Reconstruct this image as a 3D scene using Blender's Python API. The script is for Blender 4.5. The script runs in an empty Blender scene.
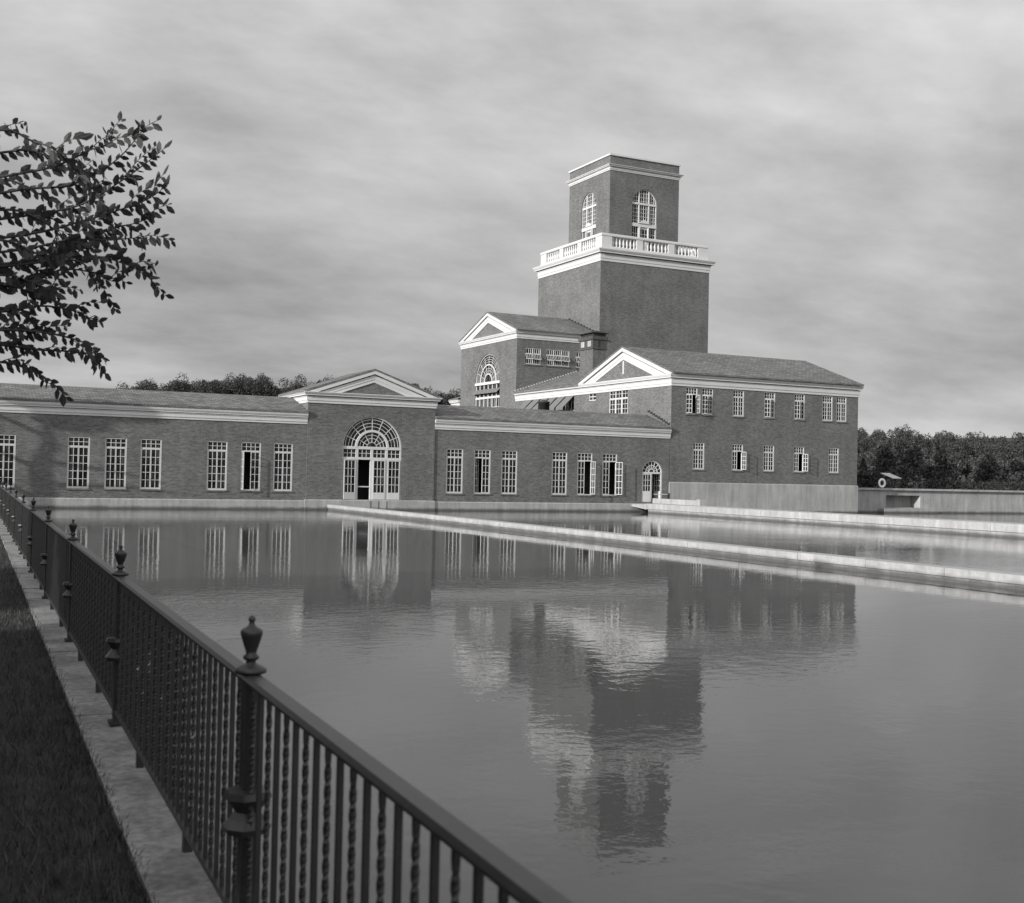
import bpy, math, random
import numpy as np
from mathutils import Vector, Matrix

random.seed(7)
rng = np.random.default_rng(11)
sc = bpy.context.scene
col = sc.collection
R = math.radians

# ------------------------------------------------------------------ materials
def mat(name):
    m = bpy.data.materials.new(name)
    m.use_nodes = True
    nt = m.node_tree
    nt.nodes.clear()
    out = nt.nodes.new('ShaderNodeOutputMaterial')
    b = nt.nodes.new('ShaderNodeBsdfPrincipled')
    nt.links.new(b.outputs[0], out.inputs[0])
    return m, nt, b

def g(v):
    return (v, v, v, 1)

def nd(nt, t, **kw):
    n = nt.nodes.new(t)
    for k, v in kw.items():
        setattr(n, k, v)
    return n

def setin(n, **kw):
    for k, v in kw.items():
        n.inputs[k].default_value = v

def noise(nt, vec, scale, detail=4, rough=.55):
    n = nd(nt, 'ShaderNodeTexNoise')
    setin(n, Scale=scale, Detail=detail, Roughness=rough)
    if vec is not None:
        nt.links.new(vec, n.inputs['Vector'])
    return n.outputs['Fac']

def ramp(nt, fac, a, b, p0=.3, p1=.7):
    r = nd(nt, 'ShaderNodeMapRange')
    setin(r, **{'From Min': p0, 'From Max': p1, 'To Min': a, 'To Max': b})
    nt.links.new(fac, r.inputs['Value'])
    return r.outputs['Result']

def math_(nt, op, a, b=None):
    n = nd(nt, 'ShaderNodeMath', operation=op)
    for i, v in enumerate((a, b)):
        if v is None:
            continue
        if hasattr(v, 'links'):
            nt.links.new(v, n.inputs[i])
        else:
            n.inputs[i].default_value = v
    return n.outputs[0]

def objco(nt, scale=(1, 1, 1)):
    t = nd(nt, 'ShaderNodeNewGeometry')
    mp = nd(nt, 'ShaderNodeMapping')
    mp.inputs['Scale'].default_value = scale
    nt.links.new(t.outputs['Position'], mp.inputs['Vector'])
    return mp.outputs['Vector']

def wallco(nt):
    """metric (along the wall, height) from the face direction"""
    ge = nd(nt, 'ShaderNodeNewGeometry')
    sp = nd(nt, 'ShaderNodeSeparateXYZ'); nt.links.new(ge.outputs['Position'], sp.inputs[0])
    sn = nd(nt, 'ShaderNodeSeparateXYZ'); nt.links.new(ge.outputs['True Normal'], sn.inputs[0])
    ax = math_(nt, 'GREATER_THAN', math_(nt, 'ABSOLUTE', sn.outputs[0]), .6)
    ix = math_(nt, 'SUBTRACT', 1.0, ax)
    u = math_(nt, 'ADD', math_(nt, 'MULTIPLY', sp.outputs[1], ax), math_(nt, 'MULTIPLY', sp.outputs[0], ix))
    cb = nd(nt, 'ShaderNodeCombineXYZ')
    nt.links.new(u, cb.inputs[0]); nt.links.new(sp.outputs[2], cb.inputs[1])
    return cb.outputs[0]

def bump(nt, b, h, strength, dist):
    n = nd(nt, 'ShaderNodeBump')
    setin(n, Strength=strength, Distance=dist)
    nt.links.new(h, n.inputs['Height'])
    nt.links.new(n.outputs[0], b.inputs['Normal'])

def brick_mat(name, c=.2):
    m, nt, b = mat(name)
    v = wallco(nt)
    t = nd(nt, 'ShaderNodeTexBrick')
    setin(t, Scale=1.0, **{'Mortar Size': .009, 'Mortar Smooth': .3, 'Bias': 0.0, 'Brick Width': .21, 'Row Height': .075})
    t.inputs['Color1'].default_value = g(c * .74)
    t.inputs['Color2'].default_value = g(c * 1.26)
    t.inputs['Mortar'].default_value = g(c * 1.5)
    nt.links.new(v, t.inputs['Vector'])
    n1 = ramp(nt, noise(nt, v, .45, 5), .84, 1.14)
    n2 = ramp(nt, noise(nt, v, 9, 3), .88, 1.12)
    mp = nd(nt, 'ShaderNodeMapping'); mp.inputs['Scale'].default_value = (1.2, 9, 1); nt.links.new(v, mp.inputs[0])
    n3 = ramp(nt, noise(nt, mp.outputs[0], 1.2, 3), .93, 1.07)
    ms = nd(nt, 'ShaderNodeMapping'); ms.inputs['Scale'].default_value = (2.2, .18, 1); nt.links.new(v, ms.inputs[0])
    n4 = ramp(nt, noise(nt, ms.outputs[0], 1.0, 4, .6), .90, 1.08)          # rain streaks
    mc = nd(nt, 'ShaderNodeMapping'); mc.inputs['Scale'].default_value = (3, 13, 1); nt.links.new(v, mc.inputs[0])
    n5 = ramp(nt, noise(nt, mc.outputs[0], 1.0, 2, .6), .91, 1.09)          # courses of uneven burning
    f = math_(nt, 'MULTIPLY', math_(nt, 'MULTIPLY', math_(nt, 'MULTIPLY', n1, n2), n3), math_(nt, 'MULTIPLY', n4, n5))
    mx = nd(nt, 'ShaderNodeMix', data_type='RGBA', blend_type='MULTIPLY')
    mx.inputs[0].default_value = 1
    nt.links.new(t.outputs['Color'], mx.inputs[6]); nt.links.new(f, mx.inputs[7])
    nt.links.new(mx.outputs[2], b.inputs['Base Color'])
    setin(b, Roughness=.9)
    b.inputs['Specular IOR Level'].default_value = .2
    bump(nt, b, t.outputs['Fac'], .35, -.006)
    return m

def plain(name, c, rough=.6, var=.12, scale=2.0, spec=.4, stretch=(1, 1, 1), bmp=0, metal=0):
    m, nt, b = mat(name)
    v = objco(nt, stretch)
    n1 = ramp(nt, noise(nt, v, scale, 6, .6), c * (1 - var), c * (1 + var))
    n2 = ramp(nt, noise(nt, v, scale * 9, 3, .6), 1 - var * .7, 1 + var * .7)
    nt.links.new(math_(nt, 'MULTIPLY', n1, n2), b.inputs['Base Color'])
    setin(b, Roughness=rough, Metallic=metal)
    b.inputs['Specular IOR Level'].default_value = spec
    if bmp:
        bump(nt, b, noise(nt, v, scale * 14, 4), bmp, .02)
    return m

def concrete_mat(name, c):
    m, nt, b = mat(name)
    v = wallco(nt)
    mp = nd(nt, 'ShaderNodeMapping'); mp.inputs['Scale'].default_value = (3.0, .35, 1); nt.links.new(v, mp.inputs[0])
    n0 = ramp(nt, noise(nt, mp.outputs[0], 1.0, 5, .65), .78, 1.18)          # runs of dirt down the face
    n1 = ramp(nt, noise(nt, v, .8, 5), .86, 1.12)
    n2 = ramp(nt, noise(nt, objco(nt), 12, 4), .9, 1.1)
    # the damp, algae-dark zone near the water level, with an uneven edge of its own
    ge = nd(nt, 'ShaderNodeNewGeometry')
    sp = nd(nt, 'ShaderNodeSeparateXYZ'); nt.links.new(ge.outputs['Position'], sp.inputs[0])
    zz = math_(nt, 'ADD', sp.outputs[2], ramp(nt, noise(nt, v, 1.3, 5), -.035, .035))
    wet = ramp(nt, zz, .30, 1.0, .05, .19)
    f = math_(nt, 'MULTIPLY', math_(nt, 'MULTIPLY', n0, n1), math_(nt, 'MULTIPLY', n2, wet))
    nt.links.new(math_(nt, 'MULTIPLY', f, c), b.inputs['Base Color'])
    setin(b, Roughness=.85)
    b.inputs['Specular IOR Level'].default_value = .25
    bump(nt, b, noise(nt, objco(nt), 20, 4), .3, .01)
    return m

def roof_mat(name, c):
    m, nt, b = mat(name)
    # the slope runs either along X or along Y: use the horizontal axis parallel to the eave
    ge = nd(nt, 'ShaderNodeNewGeometry')
    sp = nd(nt, 'ShaderNodeSeparateXYZ'); nt.links.new(ge.outputs['Position'], sp.inputs[0])
    sn = nd(nt, 'ShaderNodeSeparateXYZ'); nt.links.new(ge.outputs['True Normal'], sn.inputs[0])
    ax = math_(nt, 'GREATER_THAN', math_(nt, 'ABSOLUTE', sn.outputs[0]), math_(nt, 'ABSOLUTE', sn.outputs[1]))
    ix = math_(nt, 'SUBTRACT', 1.0, ax)
    u = math_(nt, 'ADD', math_(nt, 'MULTIPLY', sp.outputs[1], ax), math_(nt, 'MULTIPLY', sp.outputs[0], ix))
    cb = nd(nt, 'ShaderNodeCombineXYZ')
    nt.links.new(u, cb.inputs[0]); nt.links.new(math_(nt, 'MULTIPLY', sp.outputs[2], 2.9), cb.inputs[1])
    v = cb.outputs[0]
    t = nd(nt, 'ShaderNodeTexBrick')
    setin(t, Scale=1.0, **{'Mortar Size': .016, 'Mortar Smooth': .2, 'Brick Width': .34, 'Row Height': .2})
    t.inputs['Color1'].default_value = g(c * .72); t.inputs['Color2'].default_value = g(c * 1.25)
    t.inputs['Mortar'].default_value = g(c * .4)
    nt.links.new(v, t.inputs['Vector'])
    mp = nd(nt, 'ShaderNodeMapping'); mp.inputs['Scale'].default_value = (.55, 3.2, 1); nt.links.new(v, mp.inputs[0])
    n1 = ramp(nt, noise(nt, mp.outputs[0], 1.6, 5, .6), .72, 1.3)
    n2 = ramp(nt, noise(nt, v, .25, 4), .85, 1.12)
    f = math_(nt, 'MULTIPLY', n1, n2)
    mx = nd(nt, 'ShaderNodeMix', data_type='RGBA', blend_type='MULTIPLY')
    mx.inputs[0].default_value = 1
    nt.links.new(t.outputs['Color'], mx.inputs[6]); nt.links.new(f, mx.inputs[7])
    nt.links.new(mx.outputs[2], b.inputs['Base Color'])
    setin(b, Roughness=.85)
    b.inputs['Specular IOR Level'].default_value = .25
    bump(nt, b, t.outputs['Fac'], .4, -.02)
    return m

def glass_mat(name):
    m, nt, b = mat(name)
    v = wallco(nt)
    mp = nd(nt, 'ShaderNodeMapping'); mp.inputs['Scale'].default_value = (4.5, .9, 1); nt.links.new(v, mp.inputs[0])
    n1 = ramp(nt, noise(nt, mp.outputs[0], 1.0, 3, .5), .004, .07, .47, .72)   # curtains and room edges behind the glass
    nt.links.new(n1, b.inputs['Base Color'])
    setin(b, Roughness=.06, IOR=1.5)
    b.inputs['Specular IOR Level'].default_value = .28
    bump(nt, b, noise(nt, v, 3.0, 2), .06, .05)
    return m

def clear_glass(name):
    m, nt, b = mat(name)
    out = [x for x in nt.nodes if x.type == 'OUTPUT_MATERIAL'][0]
    gl = nd(nt, 'ShaderNodeBsdfGlossy'); setin(gl, Roughness=.05)
    tr = nd(nt, 'ShaderNodeBsdfTransparent'); tr.inputs[0].default_value = g(.9)
    fr = nd(nt, 'ShaderNodeFresnel'); setin(fr, IOR=1.5)
    ms = nd(nt, 'ShaderNodeMixShader')
    nt.links.new(fr.outputs[0], ms.inputs[0]); nt.links.new(tr.outputs[0], ms.inputs[1]); nt.links.new(gl.outputs[0], ms.inputs[2])
    nt.links.new(ms.outputs[0], out.inputs[0])
    return m

def leaf_mat(name, c, trans=.25):
    m, nt, b = mat(name)
    ge = nd(nt, 'ShaderNodeNewGeometry')
    r = ramp(nt, ge.outputs['Random Per Island'], c * .6, c * 1.5, 0, 1)
    n = ramp(nt, noise(nt, objco(nt), .5, 3), .75, 1.25)
    cc = math_(nt, 'MULTIPLY', r, n)
    nt.links.new(cc, b.inputs['Base Color'])
    setin(b, Roughness=.6)
    b.inputs['Specular IOR Level'].default_value = .3
    out = [x for x in nt.nodes if x.type == 'OUTPUT_MATERIAL'][0]
    tr = nd(nt, 'ShaderNodeBsdfTranslucent'); nt.links.new(cc, tr.inputs[0])
    ms = nd(nt, 'ShaderNodeMixShader'); ms.inputs[0].default_value = trans
    nt.links.new(b.outputs[0], ms.inputs[1]); nt.links.new(tr.outputs[0], ms.inputs[2])
    nt.links.new(ms.outputs[0], out.inputs[0])
    return m

def water_mat(name):
    m, nt, b = mat(name)
    setin(b, Roughness=.025, IOR=1.333)
    b.inputs['Base Color'].default_value = g(.075)
    # fine wind ripples in patches over a slow swell
    v1 = objco(nt, (1.0, .8, 1))
    v2 = objco(nt, (.8, 1.0, 1))
    big = noise(nt, v1, .55, 2, .5)
    mid = noise(nt, v2, 4.5, 3, .5)
    fine = noise(nt, v1, 13, 2, .5)
    patch = ramp(nt, noise(nt, objco(nt, (.045, .10, 1)), 1.0, 4, .6), .32, 1.45, .38, .64)
    h = math_(nt, 'ADD', math_(nt, 'MULTIPLY', big, .07),
              math_(nt, 'MULTIPLY', patch, math_(nt, 'ADD', math_(nt, 'MULTIPLY', mid, .050), math_(nt, 'MULTIPLY', fine, .014))))
    bump(nt, b, h, 1.0, .055)
    return m

WAVE = .055
CL0, CL1, SKYK, EXPO = 2.1, 6.3, .2, 0.45
M = dict(
    brick=brick_mat('brick', .114),
    white=plain('white_paint', .52, .55, .06, 1.1, .3),
    roof=roof_mat('slate_roof', .15),
    stone=concrete_mat('base_concrete', .31),
    coping=concrete_mat('coping_concrete', .32),
    path=plain('kerb_stone', .20, .9, .42, 2.2, .2, bmp=.5),
    iron=plain('black_iron', .022, .40, .25, 6, .5),
    darkmetal=plain('dark_metal', .03, .6, .2, 3, .3),
    glass=glass_mat('window_glass'),
    clear=clear_glass('clear_sash_glass'),
    soot=brick_mat('sooty_brick', .06),
    stack=brick_mat('stack_brick', .10),
    water=water_mat('pond_water'),
    ground=plain('meadow_ground', .07, .95, .4, .3, .1),
    lawn=plain('lawn_soil', .035, .95, .4, 3, .1, bmp=.5),
    bark=plain('bark', .05, .9, .3, 5, .2, (1, 1, .3), .6),
    leaf=leaf_mat('elm_leaf', .04),
    needle=leaf_mat('conifer_needle', .018, .1),
    wood=leaf_mat('wood_foliage', .046, .12),
    hedge=leaf_mat('hedge_foliage', .03, .1),
    grass=leaf_mat('grass_blade', .05, .2),
    canvas=plain('awning_canvas', .15, .85, .12, 3, .1),
    interior=plain('interior_plaster', .12, .9, .1, 1, .1),
    buoy=plain('buoy_white', .8, .5, .05, 3, .4),
    shed=plain('shed_boards', .12, .8, .2, 3, .2),
    tin=plain('pale_tin', .45, .5, .15, 2, .4),
)

# ------------------------------------------------------------------ mesh builder
class Fr:
    """a wall: u runs along it (X for front/back, Y for the sides), v outward, w up"""
    def __init__(s, kind, at):
        s.kind, s.at = kind, at
    def p(s, u, v, w):
        k = s.kind
        if k == 'F': return (u, s.at - v, w)
        if k == 'B': return (u, s.at + v, w)
        if k == 'L': return (s.at - v, u, w)
        return (s.at + v, u, w)

class MB:
    def __init__(s):
        s.v, s.f, s.m, s.mi = [], [], [], 0
    def add(s, vs, fs):
        o = len(s.v)
        s.v += [tuple(x) for x in vs]
        s.f += [tuple(i + o for i in f) for f in fs]
        s.m += [s.mi] * len(fs)
        return s
    def hexa(s, P):
        return s.add(P, [(0, 1, 2, 3), (7, 6, 5, 4), (0, 4, 5, 1), (1, 5, 6, 2), (2, 6, 7, 3), (3, 7, 4, 0)])
    def box(s, fr, u0, u1, v0, v1, w0, w1):
        p = fr.p
        return s.hexa([p(u0, v0, w0), p(u1, v0, w0), p(u1, v1, w0), p(u0, v1, w0),
                       p(u0, v0, w1), p(u1, v0, w1), p(u1, v1, w1), p(u0, v1, w1)])
    def wbox(s, x0, x1, y0, y1, z0, z1):
        return s.hexa([(x0, y0, z0), (x1, y0, z0), (x1, y1, z0), (x0, y1, z0), (x0, y0, z1), (x1, y0, z1), (x1, y1, z1), (x0, y1, z1)])
    def prism(s, fr, poly, v0, v1):
        n = len(poly)
        vs = [fr.p(u, v0, w) for u, w in poly] + [fr.p(u, v1, w) for u, w in poly]
        fs = [tuple(range(n)), tuple(range(2 * n - 1, n - 1, -1))] + [(i, i + n, (i + 1) % n + n, (i + 1) % n) for i in range(n)]
        return s.add(vs, fs)
    def seg(s, fr, a, b, wd, v0, v1):
        du, dw = b[0] - a[0], b[1] - a[1]
        l = math.hypot(du, dw)
        nu, nw = -dw / l * wd / 2, du / l * wd / 2
        return s.prism(fr, [(a[0] + nu, a[1] + nw), (b[0] + nu, b[1] + nw), (b[0] - nu, b[1] - nw), (a[0] - nu, a[1] - nw)], v0, v1)
    def arc(s, fr, uc, wc, r0, r1, v0, v1, n=24, a0=0.0, a1=math.pi):
        A = [a0 + (a1 - a0) * i / n for i in range(n + 1)]
        vs, fs = [], []
        for a in A:
            c, d = math.cos(a), math.sin(a)
            vs += [fr.p(uc + r0 * c, v0, wc + r0 * d), fr.p(uc + r1 * c, v0, wc + r1 * d),
                   fr.p(uc + r1 * c, v1, wc + r1 * d), fr.p(uc + r0 * c, v1, wc + r0 * d)]
        for i in range(n):
            o = i * 4
            for j in range(4):
                fs.append((o + j, o + (j + 1) % 4, o + 4 + (j + 1) % 4, o + 4 + j))
        fs += [(0, 3, 2, 1), (n * 4, n * 4 + 1, n * 4 + 2, n * 4 + 3)]
        return s.add(vs, fs)
    def sweep(s, path, prof, closed=False):
        """mitred moulding: path of (x, y) with the outside on its right, profile of (outward, z)"""
        n, k = len(path), len(prof)
        vs = []
        for i in range(n):
            P = Vector(path[i])
            dirs = []
            if i > 0 or closed: dirs.append((P - Vector(path[i - 1])).normalized())
            if i < n - 1 or closed: dirs.append((Vector(path[(i + 1) % n]) - P).normalized())
            ns = [Vector((d.y, -d.x)) for d in dirs]
            m = ns[0] if len(ns) == 1 else (ns[0] + ns[1]) / (1 + ns[0].dot(ns[1]))
            vs += [(P.x + m.x * o, P.y + m.y * o, z) for o, z in prof]
        fs = []
        for i in range(n if closed else n - 1):
            a, b = i * k, ((i + 1) % n) * k
            for j in range(k):
                fs.append((a + j, a + (j + 1) % k, b + (j + 1) % k, b + j))
        if not closed:
            fs += [tuple(range(k)), tuple(range((n - 1) * k + k - 1, (n - 1) * k - 1, -1))]
        return s.add(vs, fs)
    def tube(s, pts, rad, n=7):
        pts = [Vector(p) for p in pts]
        vs, fs = [], []
        for i, p in enumerate(pts):
            t = (pts[min(i + 1, len(pts) - 1)] - pts[max(i - 1, 0)]).normalized()
            a = t.cross(Vector((0, 0, 1)))
            if a.length < .05: a = t.cross(Vector((1, 0, 0)))
            a.normalize(); b = t.cross(a)
            r = rad[i] if isinstance(rad, (list, tuple)) else rad
            vs += [p + (a * math.cos(2 * math.pi * j / n) + b * math.sin(2 * math.pi * j / n)) * r for j in range(n)]
        for i in range(len(pts) - 1):
            for j in range(n):
                fs.append((i * n + j, i * n + (j + 1) % n, (i + 1) * n + (j + 1) % n, (i + 1) * n + j))
        fs += [tuple(range(n)), tuple(range(len(vs) - 1, len(vs) - 1 - n, -1))]
        return s.add(vs, fs)
    def lathe(s, c, prof, n=14, phase=0.0):
        vs, fs = [], []
        for r, z in prof:
            vs += [(c[0] + r * math.cos(phase + 2 * math.pi * j / n), c[1] + r * math.sin(phase + 2 * math.pi * j / n), c[2] + z) for j in range(n)]
        for i in range(len(prof) - 1):
            for j in range(n):
                fs.append((i * n + j, i * n + (j + 1) % n, (i + 1) * n + (j + 1) % n, (i + 1) * n + j))
        fs += [tuple(range(n - 1, -1, -1)), tuple(range((len(prof) - 1) * n, len(prof) * n))]
        return s.add(vs, fs)
    def facade(s, fr, u0, u1, w0, w1, ops=(), depth=.24):
        """a wall face with real openings; op = (ua, ub, wa, wb, arched)"""
        us = sorted({u0, u1, *[x for o in ops for x in o[:2]]})
        ws = sorted({w0, w1, *[x for o in ops for x in o[2:4]]})
        p = fr.p
        for i in range(len(us) - 1):
            for j in range(len(ws) - 1):
                cu, cw = (us[i] + us[i + 1]) / 2, (ws[j] + ws[j + 1]) / 2
                if any(o[0] < cu < o[1] and o[2] < cw < o[3] for o in ops): continue
                s.add([p(us[i], 0, ws[j]), p(us[i + 1], 0, ws[j]), p(us[i + 1], 0, ws[j + 1]), p(us[i], 0, ws[j + 1])], [(0, 1, 2, 3)])
        for ua, ub, wa, wb, ar in ops:
            r = (ub - ua) / 2; uc = (ua + ub) / 2
            top = wb - r if ar else wb
            def q(a, b):
                s.add([p(a[0], 0, a[1]), p(b[0], 0, b[1]), p(b[0], -depth, b[1]), p(a[0], -depth, a[1])], [(0, 1, 2, 3)])
            q((ua, wa), (ub, wa)); q((ua, wa), (ua, top)); q((ub, wa), (ub, top))
            if not ar:
                q((ua, wb), (ub, wb))
            else:
                n = 24
                A = [(uc + r * math.cos(math.pi * i / n), top + r * math.sin(math.pi * i / n)) for i in range(n + 1)]
                for i in range(n):
                    q(A[i], A[i + 1])
                    cu = ub if i < n // 2 else ua
                    s.add([p(cu, 0, wb), p(A[i][0], 0, A[i][1]), p(A[i + 1][0], 0, A[i + 1][1])], [(0, 1, 2)])
        return s
    def build(s, name, mats, parent=None, smooth=False):
        me = bpy.data.meshes.new(name)
        base = Vector((0, 0, 0))
        q = parent
        while q is not None:
            base += q.location; q = q.parent
        me.from_pydata([(x[0] - base.x, x[1] - base.y, x[2] - base.z) for x in s.v], [], s.f)
        if not isinstance(mats, (list, tuple)): mats = [mats]
        for m in mats: me.materials.append(m)
        if len(mats) > 1: me.polygons.foreach_set('material_index', s.m)
        if smooth: me.polygons.foreach_set('use_smooth', [True] * len(me.polygons))
        me.update()
        o = bpy.data.objects.new(name, me)
        col.objects.link(o)
        if parent is not None: o.parent = parent
        return o

def quads_obj(name, V, m, parent=None):
    """V: (n, 4, 3) array of loose leaf quads"""
    n = len(V)
    base = np.zeros(3); q = parent
    while q is not None:
        base += np.array(q.location); q = q.parent
    V = (V.reshape(-1, 3) - base).astype(np.float32)
    me = bpy.data.meshes.new(name)
    me.vertices.add(n * 4); me.vertices.foreach_set('co', V.ravel())
    me.loops.add(n * 4); me.loops.foreach_set('vertex_index', np.arange(n * 4, dtype=np.int32))
    me.polygons.add(n); me.polygons.foreach_set('loop_start', np.arange(0, n * 4, 4, dtype=np.int32))
    me.materials.append(m)
    me.update(calc_edges=True); me.validate()
    o = bpy.data.objects.new(name, me); col.objects.link(o)
    if parent is not None: o.parent = parent
    return o

def thing(name, loc, label, cat, group=None):
    o = bpy.data.objects.new(name, None); col.objects.link(o)
    o.location = loc; o.empty_display_size = .3
    o['label'] = label; o['category'] = cat
    if group: o['group'] = group
    return o

def tag(o, label=None, cat=None, group=None, kind=None):
    if label: o['label'] = label
    if cat: o['category'] = cat
    if group: o['group'] = group
    if kind: o['kind'] = kind
    return o

# ------------------------------------------------------------------ windows and doors
def leaf(fr, hinge, sgn, lw, w0, w1, ang, cols, rows, panel=0.0):
    """a hinged sash swung by ang (outward positive); materials: white, glass"""
    mb = MB()
    c, d = math.cos(ang) * sgn, math.sin(ang)
    def P(sx, t, w):
        return fr.p(hinge + c * sx - d * t * sgn, -.05 + d * sx + math.cos(ang) * t, w)
    def bx(a, b, x0, x1, t=.022):
        mb.hexa([P(a, -t, x0), P(b, -t, x0), P(b, t, x0), P(a, t, x0), P(a, -t, x1), P(b, -t, x1), P(b, t, x1), P(a, t, x1)])
    fw = .03 if not panel else .05
    bx(0, fw, w0, w1); bx(lw - fw, lw, w0, w1); bx(fw, lw - fw, w1 - fw, w1); bx(fw, lw - fw, w0, w0 + fw + panel)
    gb = w0 + fw + panel
    for i in range(1, cols):
        x = fw + (lw - 2 * fw) * i / cols
        bx(x - .015, x + .015, gb, w1 - fw, .014)
    for i in range(1, rows):
        z = gb + (w1 - fw - gb) * i / rows
        bx(fw, lw - fw, z - .014, z + .014, .012)
    mb.mi = 1
    mb.add([P(fw, 0, gb), P(lw - fw, 0, gb), P(lw - fw, 0, w1 - fw), P(fw, 0, w1 - fw)], [(0, 1, 2, 3)])
    return mb

def window(parent, fr, u0, u1, w0, w1, wt, rows, left=None, right=None, cols=4, sill=True, label=None):
    """casement pair under a two-row transom; left / right = swing angle in degrees or None when shut"""
    m = MB()
    e = .055
    v0, v1 = -.13, -.03
    m.box(fr, u0, u0 + e, v0, v1, w0, w1); m.box(fr, u1 - e, u1, v0, v1, w0, w1)
    m.box(fr, u0 + e, u1 - e, v0, v1, w1 - e, w1); m.box(fr, u0 + e, u1 - e, v0, v1, w0, w0 + e)
    m.box(fr, u0 + e, u1 - e, v0, v1 - .004, wt - .035, wt + .035)
    uc = (u0 + u1) / 2
    for i in range(1, cols):
        u = u0 + e + (u1 - u0 - 2 * e) * i / cols
        m.box(fr, u - .015, u + .015, -.09, -.055, wt + .035, w1 - e)
    z = (wt + .035 + w1 - e) / 2
    m.box(fr, u0 + e, u1 - e, -.088, -.058, z - .015, z + .015)
    f = m.build('window', M['white'], parent)
    if label: f['label'] = label
    gl = MB()
    def pane(a, b, c, d):
        gl.add([fr.p(a, -.075, c), fr.p(b, -.075, c), fr.p(b, -.075, d), fr.p(a, -.075, d)], [(0, 1, 2, 3)])
    pane(u0 + e, u1 - e, wt + .035, w1 - e)
    gl.build('pane', M['glass'], f)
    for side, ang in (('l', left), ('r', right)):
        lw = (u1 - u0 - 2 * e) / 2 - .004
        h, sg = (u0 + e, 1) if side == 'l' else (u1 - e, -1)
        leaf(fr, h, sg, lw, w0 + e + .006, wt - .039, R(ang or 0), cols // 2, rows).build('sash', [M['white'], M['clear' if ang else 'glass']], f)
    if sill:
        MB().box(fr, u0 - .04, u1 + .04, -.1, .045, w0 - .08, w0 - .003).build('sill', M['brick'], f)
    return f

def cornice(path, z0, h, ov, closed=False):
    """frieze with two fasciae, a shadow gap and a projecting crown"""
    k = h
    low = [(.0, z0), (.05, z0), (.05, z0 + .22 * k), (.085, z0 + .22 * k), (.085, z0 + .52 * k), (.12, z0 + .56 * k), (.12, z0 + .60 * k), (0, z0 + .60 * k)]
    top = [(.0, z0 + .67 * k), (ov * .72, z0 + .67 * k), (ov * .72, z0 + .76 * k), (ov * .82, z0 + .80 * k), (ov, z0 + .94 * k), (ov, z0 + k), (0, z0 + k)]
    return MB().sweep(path, low, closed).sweep(path, top, closed)

def gable_trim(mb, fr, uc, wb, apex, slope, th):
    """raking cornice of a pediment: crown, shadow line and fascia"""
    def band(a0, a1, proj):
        h0, h1 = (a0 - wb) / slope, (a1 - wb) / slope
        for sg in (-1, 1):
            mb.prism(fr, [(uc + sg * h0, wb), (uc, a0), (uc, a1), (uc + sg * h1, wb)], -.02, proj)
    band(apex, apex - th * .30, .16)
    band(apex - th * .40, apex - th * .72, .075)
    band(apex - th * .72 - .003, apex - th, .05)

def gable_roof(fr, uc, half, we, apex, v0, v1, t=.12):
    return MB().prism(fr, [(uc - half, we), (uc, apex), (uc + half, we), (uc + half, we - t), (uc, apex - t), (uc - half, we - t)], v0, v1)

def ccw(x0, x1, y0, y1):
    return [(x0, y0), (x1, y0), (x1, y1), (x0, y1)]

# ================================================================== THE BUILDINGS
YP, YW, YR = 62.36, 62.42, 62.4

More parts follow.
